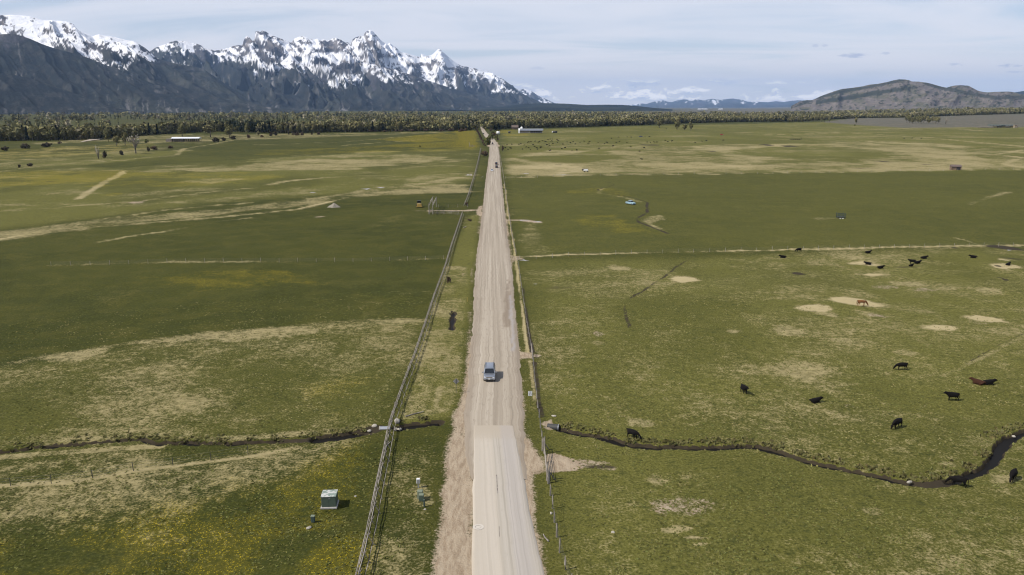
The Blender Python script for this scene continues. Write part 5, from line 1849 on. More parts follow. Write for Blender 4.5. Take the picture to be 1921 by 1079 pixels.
p = GZ(619, 948)
root = empty("transformer_cabinet", p, R(4))
tag(root, "large dark green utility cabinet with a weathered whitish top in the near west pasture", "utility cabinet")
bevbox('pad', 1.85, 1.85, .22, M['concrete'], root, (0, 0, .11))
bevbox('cabinet', 1.65, 1.65, 1.25, M['util'], root, (0, 0, .85))
topm = mat("weathered_cabinet_top", (0.50, 0.50, 0.46), 0.7, color2=(0.20, 0.25, 0.21), nscale=1.6, noise=2)
bevbox('lid', 1.72, 1.72, .07, topm, root, (0, 0, 1.51), .015)
bevbox('handle', .22, .03, .05, M['steel'], root, (0.1, -.84, 1.25), .008)
MB().box(0, -.828, .82, .012, .012, 1.2).build('door_seam', M['plastic'], root)
p = GZ(587.5, 979)
root = empty("utility_pedestal", p)
tag(root, "small dark green utility pedestal in front of the large cabinet", "utility pedestal")
bevbox('housing', .42, .36, .72, M['util_dark'], root, (0, 0, .36), .06)
bevbox('lid', .46, .40, .10, M['util_pale'], root, (0, 0, .76), .03)
p = GZ(785, 915)
root = empty("utility_pedestal", p)
tag(root, "narrow white and grey utility pedestal, farthest of the group near the rail fence", "utility pedestal")
bevbox('post', .16, .16, .7, M['steel'], root, (0, 0, .35), .02)
bevbox('housing', .42, .32, .62, M['white'], root, (0, 0, .92), .03)
bevbox('door', .34, .02, .5, M['steel'], root, (0, -.17, .9), .005)
p = GZ(790, 938)
root = empty("utility_box", p)
tag(root, "stepped double green utility box on the verge between the white and the slim pedestals", "utility box")
bevbox('rear_housing', .62, .55, 1.0, M['util_pale'], root, (-.14, .35, .5), .03)
bevbox('housing', .58, .5, .82, M['util_pale'], root, (.06, -.2, .41), .03)
bevbox('door', .5, .02, .62, M['util'], root, (.06, -.46, .4), .005)
p = GZ(796, 951)
root = empty("utility_pedestal", p)
tag(root, "slim dark green marker pedestal, nearest of the group near the rail fence", "utility pedestal")
bevbox('housing', .17, .17, .85, M['util_dark'], root, (0, 0, .42), .03)
bevbox('lid', .2, .2, .06, M['util'], root, (0, 0, .87), .015)

# ------------------------------------------------------------------ culvert and stones
def stone(px, py, s, label, m=M['stone'], zoff=0.0, flat=.6, group=None):
    p = GZ(px, py)
    bm = bmesh.new()
    bmesh.ops.create_icosphere(bm, subdivisions=2, radius=1.0)
    r = random.Random(int(px * 7 + py))
    ph = [r.uniform(0, 6) for _ in range(3)]
    for v in bm.verts:
        k = 1 + .16 * math.sin(3 * v.co.x + ph[0]) + .14 * math.sin(4 * v.co.y + ph[1]) + r.uniform(-.06, .06)
        v.co *= k
    me_ = bpy.data.meshes.new('stone')
    bm.to_mesh(me_); bm.free()
    o = add('stone', me_, m, None, loc=(p.x, p.y, max(p.z, -.4) + s * flat * .35 + zoff), rot=(0, 0, r.uniform(0, 6)), scl=(s, s * .8, s * flat))
    tag(o, label, "stone", group)


p = G(719, 804)
root = empty("culvert_pipe", (p.x, p.y, -.12))
tag(root, "pale grey culvert pipe carrying the stream under the rail fence", "pipe")
mb_ = MB()
mb_.tube([(-.5, 0, 0), (1.0, 0.08, 0)], .42, 18, False)
mb_.tube([(-.5, 0, 0), (1.0, 0.08, 0)], .34, 18, False)
mb_.build('pipe_wall', M['steel'], root, True)
MB().tube([(-.56, 0, 0), (-.46, 0, 0)], .46, 18, False).build('rim', M['stone'], root, True)
stone(703, 799.5, .42, "pale stone leaning on the bank left of the culvert pipe")
stone(693, 808.5, .30, "pale stone standing in the dark stream water left of the culvert", zoff=.2)
stone(745, 795, .55, "large pale stone over the stream mouth right of the rail fence", zoff=.3)
stone(742, 801, .33, "left foot stone under the large pale stone beside the rail fence")
stone(749, 801.5, .33, "right foot stone under the large pale stone beside the rail fence")
stone(1037, 781, .22, "white stone left of a pair above the mouth of the east stream")
stone(1040.5, 781.5, .26, "white stone right of a pair above the mouth of the east stream")
stone(1706, 906, .32, "flat white stone lying in the bend of the east stream", zoff=.45)
stone(1902, 819, .25, "small pale stone in the water at the far bend of the east stream", zoff=.35)
stone(797, 956.5, .16, "small white stone beside the slim green pedestal")
stone(667, 931, .17, "small white stone in the dandelions left of the rail fence")
stone(580, 990.5, .28, "pale rock in the grass below the small green pedestal")
stone(1034, 963.5, .2, "small pale rock by a post of the near wire fence")
stone(1150, 999.5, .2, "small pale stone in the near east pasture grass")
p = G(1043, 801)
root = empty("culvert_pipe", (p.x, p.y, -.1))
tag(root, "dark culvert mouth where the east stream leaves the road bank", "pipe")
MB().tube([(-1.2, .3, 0), (.35, -.1, 0)], .5, 18, False).build('pipe_wall', M['steel_dark'], root, True)
MB().tube([(.3, -.09, 0), (.4, -.11, 0)], .54, 18, False).build('rim', M['steel'], root, True)


# ------------------------------------------------------------------ vehicles
def lathe_wheel(parent, x, y, r=.37, wdt=.24):
    s = 1 if x > 0 else -1
    e = MB().tube([(x - s * wdt, y, r), (x - s * wdt * .9, y, r), (x - s * .03, y, r), (x, y, r)], [r * .9, r, r, r * .88], 20).build('wheel', M['tyre'], parent, True)
    MB().tube([(x - s * .05, y, r), (x + s * .012, y, r)], [r * .66, r * .58], 14).build('rim', M['rim'], e, True)
    return e


def hull(sections, name, m, parent, bev=.05):
    """sections: list of (y, [(x,z)...half outline from bottom centre to top centre])"""
    bm = bmesh.new()
    rings = []
    for y, half in sections:
        pts = [(x, z) for x, z in half] + [(-x, z) for x, z in reversed(half)]
        rings.append([bm.verts.new((x, y, z)) for x, z in pts])
    n = len(rings[0])
    for a, b in zip(rings[:-1], rings[1:]):
        for k in range(n):
            k2 = (k + 1) % n
            bm.faces.new((a[k], a[k2], b[k2], b[k]))
    bm.faces.new(rings[0][::-1]); bm.faces.new(rings[-1])
    bmesh.ops.remove_doubles(bm, verts=bm.verts, dist=.001)
    bmesh.ops.recalc_face_normals(bm, faces=bm.faces)
    me_ = bpy.data.meshes.new(name)
    bm.to_mesh(me_); bm.free()
    o = add(name, me_, m, parent)
    if bev:
        b = o.modifiers.new('bevel', 'BEVEL'); b.width = bev; b.segments = 2; b.limit_method = 'ANGLE'; b.angle_limit = R(25)
        me_.polygons.foreach_set('use_smooth', np.ones(len(me_.polygons), dtype=bool))
    return o


def car(name, loc, rz, paint, label, style='suv', detail=True, cat='car', group=None):
    """front of the car faces local -Y"""
    root = empty(name, loc, rz)
    tag(root, label, cat, group)
    if style == 'suv':
        L2, W, belt, roofz = 2.55, .99, 1.12, 1.88
        cab = (-.72, -1.28, 2.38, 2.50)     # roof front y, windscreen base y, roof rear y, rear base y
    elif style == 'pickup':
        L2, W, belt, roofz = 2.8, .98, 1.10, 1.85
        cab = (-.45, -1.05, .75, .95)
    else:
        L2, W, belt, roofz = 2.3, .90, .92, 1.45
        cab = (-.35, -1.05, 1.35, 1.95)
    hood = belt - .05
    def sec(w0, w1, zb, zt):
        return [(0.0, zb), (w0 * .96, zb), (w0, zb + .22), (w1, zt - .10), (w1 * .93, zt), (0.0, zt + .03)]
    secs = [(-L2, sec(W * .86, W * .84, .42, hood - .20)), (-L2 + .10, sec(W * .93, W * .92, .32, hood - .06)), (-L2 + .5, sec(W, W * .97, .30, hood)),
            (cab[1], sec(W, W * .985, .30, belt)), (0.2, sec(W, W * .985, .30, belt + .01)), (cab[3] - .1, sec(W, W * .985, .30, belt + .02)),
            (L2 - .08, sec(W * .97, W * .95, .34, belt)), (L2, sec(W * .92, W * .90, .42, belt - .10))]
    if style == 'pickup':
        secs = secs[:6] + [(L2 - .08, sec(W * .97, W * .95, .34, belt)), (L2, sec(W * .95, W * .93, .42, belt - .04))]
    hull(secs, 'body', paint, root, .04)
    rf, wb, rr_, rb = cab
    wr, wl = W * .74, W * .93
    # cabin: glass shell, then roof and pillars
    def cabsec(y, z0, z1, w0, w1):
        return [(0.0, z0), (w0, z0), (w1, z1), (0.0, z1)]
    bm = MB()
    zb = belt + .01; zt = roofz - .07
    A = [(-wl, wb, zb), (wl, wb, zb), (wl, rb, zb), (-wl, rb, zb), (-wr, rf, zt), (wr, rf, zt), (wr, rr_, zt), (-wr, rr_, zt)]
    bm.quadpts(A, [(0, 1, 5, 4), (1, 2, 6, 5), (2, 3, 7, 6), (3, 0, 4, 7), (0, 3, 2, 1), (4, 5, 6, 7)])
    bm.build('windows', M['glass'], root)
    # roof
    hull([(rf - .10, [(0, zt - .02), (wr * 1.0, zt - .02), (wr * .98, zt + .03), (0, zt + .05)]), (rf + .15, [(0, zt - .01), (wr * 1.04, zt - .01), (wr * .97, roofz - .01), (0, roofz + .02)]),
          (rr_ - .3, [(0, zt - .01), (wr * 1.04, zt - .01), (wr * .97, roofz), (0, roofz + .02)]), (rr_ + .05, [(0, zt - .02), (wr, zt - .02), (wr * .95, zt + .05), (0, roofz - .03)])], 'roof', paint, root, .02)
    for s in (-1, 1):
        pl = MB()
        pl.tube([(s * wl * .985, wb, zb), (s * wr * 1.0, rf, zt)], .055, 5)
        pl.build('pillar', paint, root)
        ys = [(-.02, .02)] if style != 'suv' else [(-.05, .0), (1.15, 1.12)]
        for y0, y1 in ys:
            MB().tube([(s * wl * .99, y0 + .15, zb), (s * wr * 1.01, y1 + .12, zt)], .045, 4).build('pillar', paint, root)
        MB().tube([(s * wl * .985, rb, zb), (s * wr, rr_, zt)], .075, 5).build('pillar', paint, root)
        if detail:
            m_ = MB(); m_.box(s * (W + .12), wb + .28, belt + .10, .22, .12, .16); m_.box(s * (W + .02), wb + .30, belt + .05, .10, .05, .04)
            m_.build('mirror', paint, root)
            lm_ = MB(); lm_.quadpts([(s * W * .50, -L2 - .012, hood - .36), (s * W * .86, -L2 + .03, hood - .36), (s * W * .88, -L2 + .06, hood - .17), (s * W * .50, -L2 + .015, hood - .17)], [(0, 1, 2, 3)])
            bx = MB().box(s * W * .70, -L2 + .03, hood - .27, W * .34, .14, .17)
            bx.build('headlight', M['lamp'], root)
            if style == 'suv':
                MB().tube([(s * wr * .86, rf + .3, roofz + .07), (s * wr * .88, 1.0, roofz + .09), (s * wr * .86, rr_ - .1, roofz + .07)], .028, 6).build('roof_rail', M['plastic'], root)
            MB().box(s * (W + .008), .35, .62, .02, 2.6, .09).build('side_trim', M['plastic'], root)
            MB().box(s * (W * .86), L2 + .005, belt - .15, .2, .05, .42).build('tail_light', M['red'], root)
    for x in (-W + .03, W - .03):
        for y in (-L2 + .92, L2 - 1.05):
            lathe_wheel(root, (W + .01) * (1 if x > 0 else -1), y, .39 if style != 'sedan' else .33)
    if detail:
        bevbox('grille', W * .92, .10, .25, M['plastic'], root, (0, -L2 - .00, hood - .30), .02)
        MB().box(0, -L2 - .055, hood - .29, W * .84, .02, .05).build('grille_bar', M['chrome'], root)
        MB().box(0, -L2 - .045, hood - .17, W * 1.1, .03, .035).build('grille_trim', M['chrome'], root)
        bevbox('bumper', W * 1.92, .26, .26, paint, root, (0, -L2 + .02, .60), .05)
        bevbox('air_intake', W * 1.2, .06, .12, M['plastic'], root, (0, -L2 - .10, .47), .01)
        bevbox('licence_plate', .32, .02, .16, M['white'], root, (0, -L2 - .125, .60), .004)
        bevbox('rear_bumper', W * 1.9, .2, .24, M['plastic'], root, (0, L2 + .02, .55), .04)
        MB().tube([(-.5, wb - .06, belt + .06), (.1, wb - .02, belt + .07)], .012, 4).build('wiper', M['plastic'], root)
        MB().tube([(.0, wb - .06, belt + .06), (.6, wb - .02, belt + .07)], .012, 4).build('wiper', M['plastic'], root)
        MB().box(0, wb - .36, belt + .027, W * 1.2, .02, .012).build('hood_seam', M['plastic'], root)
    if style == 'pickup':
        bed = MB().box(0, (rb + L2) / 2 + .05, belt + .045, W * 1.6, L2 - rb - .35, .02)
        bed.build('cargo_bed', M['plastic'], root)
    return root


road_rz = R(1.2)
p = G(918.5, 709)
car('parked_suv' if False else 'suv', (p.x, p.y, .13), R(0.6), M['silver'], "silver SUV with dark windscreen driving toward the viewer on the gravel road")
for px, py, st, pt, lab, dt, rot in [
        (923, 321.5, 'sedan', M['carwhite'], "white car, nearest of the three small cars far up the road", True, 0),
        (931.6, 315, 'suv', M['cargrey'], "dark grey car, nearer of two dark cars heading away up the road", True, 180),
        (931.2, 309, 'suv', M['carblack'], "black car, farther of two dark cars heading away up the road", True, 180),
        (924, 270.5, 'suv', M['carblack'], "tiny dark car on the road by the green willow clump", False, 0)]:
    p = G(px, py)
    car('car', (p.x, p.y, .13), R(rot + 1), pt, lab, st, dt)
p = G(907, 252)
car('car', (p.x, p.y, .13), R(12), M['cargrey'], "tiny dark vehicle where the far road bends toward the forest", 'suv', False)
p = GZ(1183, 384)
car('pickup_truck', p, R(28), M['carblue'], "pale blue pickup truck parked alone in the dark green east field", 'pickup', False, 'pickup truck')
p = GZ(1202, 257)
car('pickup_truck', p, R(100), M['truckblue'], "dark blue truck standing among the distant cattle herd", 'pickup', False, 'truck')
p = GZ(1354, 253.5)
car('car', p, R(80), M['red'], "tiny red and white vehicle in the far east pasture", 'suv', False)

# yellow tractor-like swather
p = GZ(786.5, 390)
root = empty("tractor", p, R(8))
tag(root, "yellow farm machine with black cab parked left of the ranch gateway", "tractor")
bevbox('body', 2.1, 2.6, 1.0, M['yellow'], root, (0, -.5, 1.15), .08)
bevbox('cab', 1.7, 1.5, 1.35, M['glass'], root, (0, .9, 2.1), .08)
bevbox('cab_roof', 1.85, 1.7, .14, M['black'], root, (0, .9, 2.85), .04)
bevbox('header', 2.6, .5, .5, M['yellow'], root, (0, -2.1, .55), .05)
bevbox('hood', 1.3, 1.5, .25, M['hay'], root, (0, -1.0, 1.78), .05)
for sx_ in (-1, 1):
    for yy, rr2 in ((.9, .75), (-1.2, .5)):
        MB().tube([(sx_ * 1.0, yy, rr2), (sx_ * 1.38, yy, rr2)], rr2, 16).build('wheel', M['tyre'], root, True)
# small white tank trailer in the straw
p = GZ(1099, 322.5)
root = empty("stock_tank_trailer", p)
tag(root, "white and dark trailer standing in the straw pasture edge", "trailer")
bevbox('tank', 3.2, 1.8, 1.2, M['white'], root, (0, -.4, 1.2), .3)
bevbox('rack', 4.2, 1.4, 1.3, M['steel_dark'], root, (-.4, 1.5, 1.5), .1)
for sx_ in (-1.2, 1.2):
    MB().tube([(sx_ - .35, -1.3, .4), (sx_ + .35, -1.3, .4)], .4, 12).build('wheel', M['tyre'], root, True)
# hay feeder
p = GZ(1577, 409.5)
root = empty("hay_feeder", p)
tag(root, "dark green slatted hay feeder standing alone in the east field", "feeder")
for sx_ in (-1.5, 1.5):
    for sy_ in (-.9, .9):
        MB().box(sx_, sy_, 1.25, .14, .14, 2.5).build('post', M['util_dark'], root)
for k in range(9):
    for sy_ in (-.93, .93):
        MB().box(-1.3 + k * .325, sy_, 1.35, .06, .06, 1.5).build('slat', M['util_dark'], root)
for z in (.75, 2.1):
    for sy_ in (-.97, .97):
        MB().box(0, sy_, z, 3.1, .05, .12).build('rail', M['util_dark'], root)
MB().box(0, 0, .65, 2.9, 1.7, .4).build('trough', M['black'], root)
for sx_ in (-.55, .5):
    bevbox('salt_block', .55, .4, .32, M['white'], root, (sx_, -1.15, .16), .05)
# far pens and implement stubs
p = GZ(1492, 262)
root = empty("farm_implement", p)
tag(root, "low dark farm implement lying in the far east pasture", "farm implement")
MB().box(0, 0, .7, 13, 1.6, .5).build('frame', M['steel_dark'], root)
for k in range(5):
    MB().tube([(-6 + k * 3, -1, .6), (-6 + k * 3, 1, .6)], .6, 10).build('wheel', M['tyre'], root)
MB().box(8, 0, 1.5, .5, .5, 3).build('mast', M['steel_dark'], root)


# ------------------------------------------------------------------ buildings
def pole_shed(px, py, wpx, dpt, hwall, rise, m_roof, m_post, label, name, rz=0.0, nposts=8, wall=None, wall_span=None):
    p = GZ(px, py); s = depth_of(p) / F
    Lx = wpx * s
    root = empty(name, p, rz)
    tag(root, label, "building")
    for k in range(nposts):
        x = -Lx / 2 + Lx * k / (nposts - 1)
        for y in (-dpt / 2, dpt / 2):
            MB().box(x, y, hwall / 2, .32, .32, hwall).build('post', m_post, root)
    mb_ = MB()
    o = .9
    y0, y1 = -dpt / 2 - o, dpt / 2 + o
    mb_.quadpts([(-Lx / 2 - o, y0, hwall), (Lx / 2 + o, y0, hwall), (Lx / 2 + o, 0, hwall + rise), (-Lx / 2 - o, 0, hwall + rise), (-Lx / 2 - o, y1, hwall), (Lx / 2 + o, y1, hwall),
                 (-Lx / 2 - o, y0, hwall - .3), (Lx / 2 + o, y0, hwall - .3), (-Lx / 2 - o, y1, hwall - .3), (Lx / 2 + o, y1, hwall - .3)],
                [(0, 1, 2, 3), (3, 2, 5, 4), (6, 7, 1, 0), (8, 4, 5, 9), (6, 8, 9, 7), (0, 3, 4, 8, 6), (1, 7, 9, 5, 2)])
    mb_.build('roof', m_roof, root)
    MB().box(0, -dpt / 2 - o - .06, hwall - .2, Lx + 2 * o, .1, .5).build('eave_board', M['plastic'], root)
    return root, Lx, s


root, Lx, s_ = pole_shed(350, 266, 48, 13, 4.2, 1.6, M['roof_white'], M['wood_tan'], "long open pole shed with a gleaming white metal roof at the left forest edge", "pole_shed", R(5), 13)
for k in range(10):
    x = -Lx / 2 + Lx * (k + .5) / 13
    MB().box(x + Lx * .18, 6.2, 1.7, Lx / 16, .25, 2.8).build('wall_panel', M['wood_tan'], root)
MB().box(-Lx / 2 + 7, 0, 1.6, 12, 8, 3.0).build('stacked_bales', M['wood_dark'], root)
MB().box(-Lx / 2 - 4.5, 0, 1.8, 7, 9, 3.6).build('lean_to', M['wood_dark'], root)
# grey barn with white silo-like end
root, Lx, s_ = pole_shed(996, 250, 44, 14, 4.5, 3.2, M['roof_grey'], M['wood_dark'], "long grey-roofed barn with a white gable end beyond the cattle herd", "barn", R(-3), 11)
MB().box(Lx * .22, -6.4, 2.2, Lx * .5, .4, 4.0).build('bay_shade_panel', M['plastic'], root)  # black panel painted in place of the shade inside the open bay
MB().box(-Lx * .26, -6.6, 2.2, Lx * .42, .4, 4.2).build('wall', M['wood_dark'], root)
g = MB()
g.quadpts([(-Lx / 2 - 1.2, -8, 0), (-Lx / 2 - 1.2, 8, 0), (-Lx / 2 - 1.2, 8, 4.6), (-Lx / 2 - 1.2, 0, 8.2), (-Lx / 2 - 1.2, -8, 4.6), (-Lx / 2 + 1.5, -8, 0), (-Lx / 2 + 1.5, 8, 0), (-Lx / 2 + 1.5, 8, 4.6), (-Lx / 2 + 1.5, 0, 8.2), (-Lx / 2 + 1.5, -8, 4.6)],
          [(0, 4, 3, 2, 1), (5, 6, 7, 8, 9), (0, 5, 9, 4), (4, 9, 8, 3), (3, 8, 7, 2), (2, 7, 6, 1)])
g.build('gable_wall', M['white'], root)
MB().tube([(-Lx / 2 + 4, 7, 0), (-Lx / 2 + 4, 7, 9.5), (-Lx / 2 + 4, 7, 11)], [2.3, 2.3, .4], 14).build('silo', M['white'], root, True)
MB().box(0, -8.5, 1.0, Lx, .15, .12).build('pen_rail', M['white'], root)
# gabled house behind it
p = GZ(966, 242.5)
root = empty("farmhouse", p)
tag(root, "small brown gabled farmhouse half hidden at the forest edge behind the grey-roofed barn", "building")
MB().box(0, 0, 2, 13, 8, 4).build('wall', M['log'], root)
MB().quadpts([(-7, -5, 3.8), (7, -5, 3.8), (7, 0, 8), (-7, 0, 8), (-7, 5, 3.8), (7, 5, 3.8)], [(0, 1, 2, 3), (3, 2, 5, 4), (0, 3, 4), (1, 5, 2)]).build('roof', M['roof_brown'], root)
# green-roofed open shed far right
root, Lx, s_ = pole_shed(1877, 239.5, 44, 12, 5.2, .7, M['roof_green'], M['wood_tan'], "open shed with a flat dark green roof on posts beside the sagebrush flat", "pole_shed", R(-2), 9)
for k in range(6):
    MB().box(-Lx / 2 + 14 + k * 9, 1.5, 1.2 + (k % 3) * .5, 6.5, 5, 2.4 + (k % 3)).build('stored_timber', M['wood_dark' if k % 2 else 'hay'], root)
p = GZ(1848, 239.8)
root = empty("log_pile", p)
tag(root, "brown heap of timber left of the green-roofed shed", "timber pile")
for k in range(7):
    MB().tube([(-16 + k * 4, random.uniform(-1, 1), .8), (-6 + k * 4, random.uniform(-1, 1), 1.6 - k * .1)], .7, 6).build('log', M['wood_dark'], root)
p = GZ(1904, 240)
root = empty("small_shed", p)
tag(root, "small tan hut standing right of the green-roofed shed", "building")
MB().box(0, 0, 3, 5, 5, 6).build('wall', M['wood_tan'], root)
MB().box(0, 0, 6.3, 6, 6, .6).build('roof', M['wood_dark'], root)
MB().box(0, -2.55, 1.6, 1.6, .12, 3.2).build('door', M['wood_dark'], root)
# log cabin in the east pasture
p = GZ(1792, 319)
s_ = depth_of(p) / F
root = empty("log_cabin", p, R(-14))
tag(root, "old log cabin with a sagging brown roof at the edge of the east field", "building")
w_, d_, h_ = 16 * s_, 5.0, 2.6
for k in range(6):
    for y in (-d_ / 2, d_ / 2):
        MB().tube([(-w_ / 2, y, .25 + k * .42), (w_ / 2, y, .25 + k * .42)], .23, 6).build('log', M['log'], root)
    for x in (-w_ / 2, w_ / 2):
        MB().tube([(x, -d_ / 2, .25 + k * .42), (x, d_ / 2, .25 + k * .42)], .23, 6).build('log', M['log'], root)
MB().quadpts([(-w_ / 2 - .4, -d_ / 2 - .6, h_), (w_ / 2 + .4, -d_ / 2 - .6, h_), (w_ / 2 + .4, 0, h_ + 1.3), (-w_ / 2 - .4, 0, h_ + 1.3), (-w_ / 2 - .4, d_ / 2 + .6, h_), (w_ / 2 + .4, d_ / 2 + .6, h_)],
             [(0, 1, 2, 3), (3, 2, 5, 4), (0, 3, 4), (1, 5, 2), (0, 4, 5, 1)]).build('roof', M['roof_brown'], root)
MB().box(w_ * .2, -d_ / 2 - .24, 1.1, 2.4, .1, 2.2).build('door', M['plastic'], root)
# small containers near the far road
for px, py, sx_, sy_, sz_, m_, nm, lab in [(934.5, 252.5, 5.5, 4, 5, M['white'], 'white_tank', "small white tank right of the far road bend"),
                                         (955.5, 250.5, 4, 3, 3.5, M['steel_dark'], 'water_tank', "small dark tank left of the grey-roofed barn"),
                                         (1041, 250, 8, 3.5, 3.5, M['steel_dark'], 'livestock_trailer', "low dark livestock trailer right of the grey-roofed barn"),
                                         (1037, 250, 3, 3, 2.5, M['white'], 'water_tank', "tiny white tank beside the dark livestock trailer")]:
    p = GZ(px, py)
    root = empty(nm, p)
    tag(root, lab, "tank" if 'tank' in nm else "trailer")
    MB().tube([(-sx_ / 2, 0, sz_ / 2 + .3), (sx_ / 2, 0, sz_ / 2 + .3)], sz_ / 2, 14).build('shell', m_, root, True)
    for x in (-sx_ * .3, sx_ * .3):
        MB().box(x, 0, .5, .5, sy_ * .8, 1.0).build('support', M['steel_dark'], root)
# far-off white roofs beyond the eastern forest
for k, (px, lab) in enumerate(((1318, "long pale roofed building on the plain far beyond the forest"), (1352, "smaller pale roofed building on the plain far beyond the forest"))):
    d = px_dir(px, 206.6); t_ = 45 / -d.z
    root = empty("distant_building", (d.x * t_, d.y * t_, 0))
    tag(root, lab, "building")
    w2 = 120 if k == 0 else 50
    MB().box(0, 0, 5, w2, 30, 10).build('wall', M['concrete'], root)
    MB().quadpts([(-w2 / 2, -22, 10), (w2 / 2, -22, 10), (w2 / 2, 0, 17), (-w2 / 2, 0, 17), (-w2 / 2, 22, 10), (w2 / 2, 22, 10)], [(0, 1, 2, 3), (3, 2, 5, 4), (0, 3, 4), (1, 5, 2)]).build('roof', M['roof_white'], root)
# gravel heap in the west field
p = GZ(627, 389.5)
bm = bmesh.new()
bmesh.ops.create_grid(bm, x_segments=24, y_segments=24, size=1)
for v in bm.verts:
    rr2 = v.co.xy.length
    v.co.z = max(0, 1 - rr2 * (1.05 + .12 * math.sin(5 * math.atan2(v.co.y, v.co.x)))) * 1.0 - .02 + (.04 * math.sin(13 * v.co.x) * math.sin(11 * v.co.y) if rr2 < .9 else 0)
me_ = bpy.data.meshes.new('gravel_heap'); bm.to_mesh(me_); bm.free()
tag(add('gravel_heap', me_, M['pile'], None, loc=p - Vector((0, 0, .1)), scl=(3.2, 2.8, 2.1)), "conical grey-brown gravel heap in the middle of the west field", "heap")


# ------------------------------------------------------------------ animals
def skin_mesh(name, V, E, Rad, sub=2):
    me_ = bpy.data.meshes.new(name)
    me_.from_pydata(V, E, [])
    ob = bpy.data.objects.new(name, me_)
    COL.objects.link(ob)
    ob.modifiers.new('skin', 'SKIN')
    sm_ = ob.modifiers.new('sub', 'SUBSURF'); sm_.levels = sub; sm_.render_levels = sub
    for i, r in enumerate(Rad):
        me_.skin_vertices[0].data[i].radius = r if isinstance(r, tuple) else (r, r)
    me_.skin_vertices[0].data[0].use_root = True
    dg = bpy.context.evaluated_depsgraph_get()
    dg.update()
    out_ = bpy.data.meshes.new_from_object(ob.evaluated_get(dg))
    bpy.data.objects.remove(ob)
    out_.name = name
    out_.polygons.foreach_set('use_smooth', np.ones(len(out_.polygons), dtype=bool))
    return out_


def beast(pose, horse=False):
    V, E, Rd = [], [], []
    def v(p, r, link=None):
        V.append(p); Rd.append(r)
        if link is not None:
            E.append((link, len(V) - 1))
        return len(V) - 1
    k = 1.18 if horse else 1.0
    zb = {'stand': 1.02, 'graze': 1.0, 'lie': .42}[pose] * (1.12 if horse else 1)
    hb = .28 if horse else .36
    rump = v((-.62, 0, zb + .04), (hb * .86, hb * .98))
    mid = v((-.12, 0, zb - .03), (hb * (1.0 if horse else 1.06), hb * 1.08), rump)
    chest = v((.42, 0, zb + .02), (hb * .88, hb * 1.05), mid)
    if pose == 'graze':
        neck = v((.85, .03, zb - .10), (.17, .22), chest)
        n2 = v((1.12, .05, zb - .42 * k), (.12, .15), neck)
        head = v((1.28, .06, .42 if not horse else .50), (.115, .13), n2)
        muz = v((1.38, .06, .14), (.075, .08), head)
        ears = (1.22, .06, .55)
    else:
        up = .22 if pose == 'stand' else .30
        neck = v((.82, 0, zb + up * (1.6 if horse else .8)), (.17, .21), chest)
        head = v((1.08, .03, zb + up * (2.6 if horse else 1.2)), (.13, .14), neck)
        muz = v((1.42, .05, zb + up * (1.9 if horse else .75)), (.085, .085), head)
        ears = (1.05, .03, zb + up * (2.6 if horse else 1.2) + .12)
    for s in (-1, 1):
        e0 = v((ears[0] - .02, ears[1] + s * .10, ears[2]), .05, head)
        v((ears[0] - .06, ears[1] + s * (.13 if horse else .24), ears[2] + (.12 if horse else .0)), .028, e0)
    # tail
    t0 = v((-.93, 0, zb + .18), .06, rump)
    t1 = v((-1.03, .02, zb - .15), .035 if not horse else .06, t0)
    v((-1.02, .03, max(zb - .62, .2)), .03 if not horse else .05, t1)
    if pose != 'lie':
        for s in (-1, 1):
            st_ = .10 * s
            a = v((.44 + st_ * .6, s * .17, .62 * k), (.12, .13), chest)
            b = v((.46 + st_, s * .16, .36 * k), .066, a)
            c = v((.45 + st_, s * .16, .10), .05, b)
            v((.49 + st_, s * .16, .03), .062, c)
            a = v((-.62 - st_ * .5, s * .18, .74 * k), (.15, .19), rump)
            b = v((-.56 - st_, s * .17, .56 * k), .10, a)
            c = v((-.76 - st_, s * .16, .38 * k), .062, b)
            d = v((-.72 - st_, s * .16, .10), .05, c)
            v((-.67 - st_, s * .16, .03), .062, d)
    else:
        for s in (-1, 1):
            a = v((.50, s * .26, .18), .11, chest)
            b = v((.80, s * .28, .10), .065, a)
            v((.60, s * .22, .06), .05, b)
            a = v((-.50, s * .34, .22), .14, rump)
            b = v((-.15, s * .44, .12), .085, a)
            v((-.45, s * .50, .06), .05, b)
    return skin_mesh('horse_body' if horse else 'cow_body', V, E, Rd, 2 if True else 1)


COW = {pz: beast(pz) for pz in ('stand', 'graze', 'lie')}
HORSE = beast('graze', True)
for me_ in COW.values():
    me_.materials.append(M['hide'])
COWB = COW['lie'].copy(); COWB.materials.clear(); COWB.materials.append(M['hide_brown'])
COWS = COW['stand'].copy(); COWS.materials.clear(); COWS.materials.append(M['hide_brown'])
HORSE.materials.append(M['horse'])


def animal(me_, px, py, rz, label, name='cow', scale=1.0, group=None, parts=None, z=None):
    p = GZ(px, py)
    if z is not None:
        p.z = z
    o = add(name, me_, None, None, loc=p, rot=(0, 0, rz), scl=(scale, scale, scale))
    tag(o, label, name, group)
    return o


GC = "black cattle in the near east pasture"
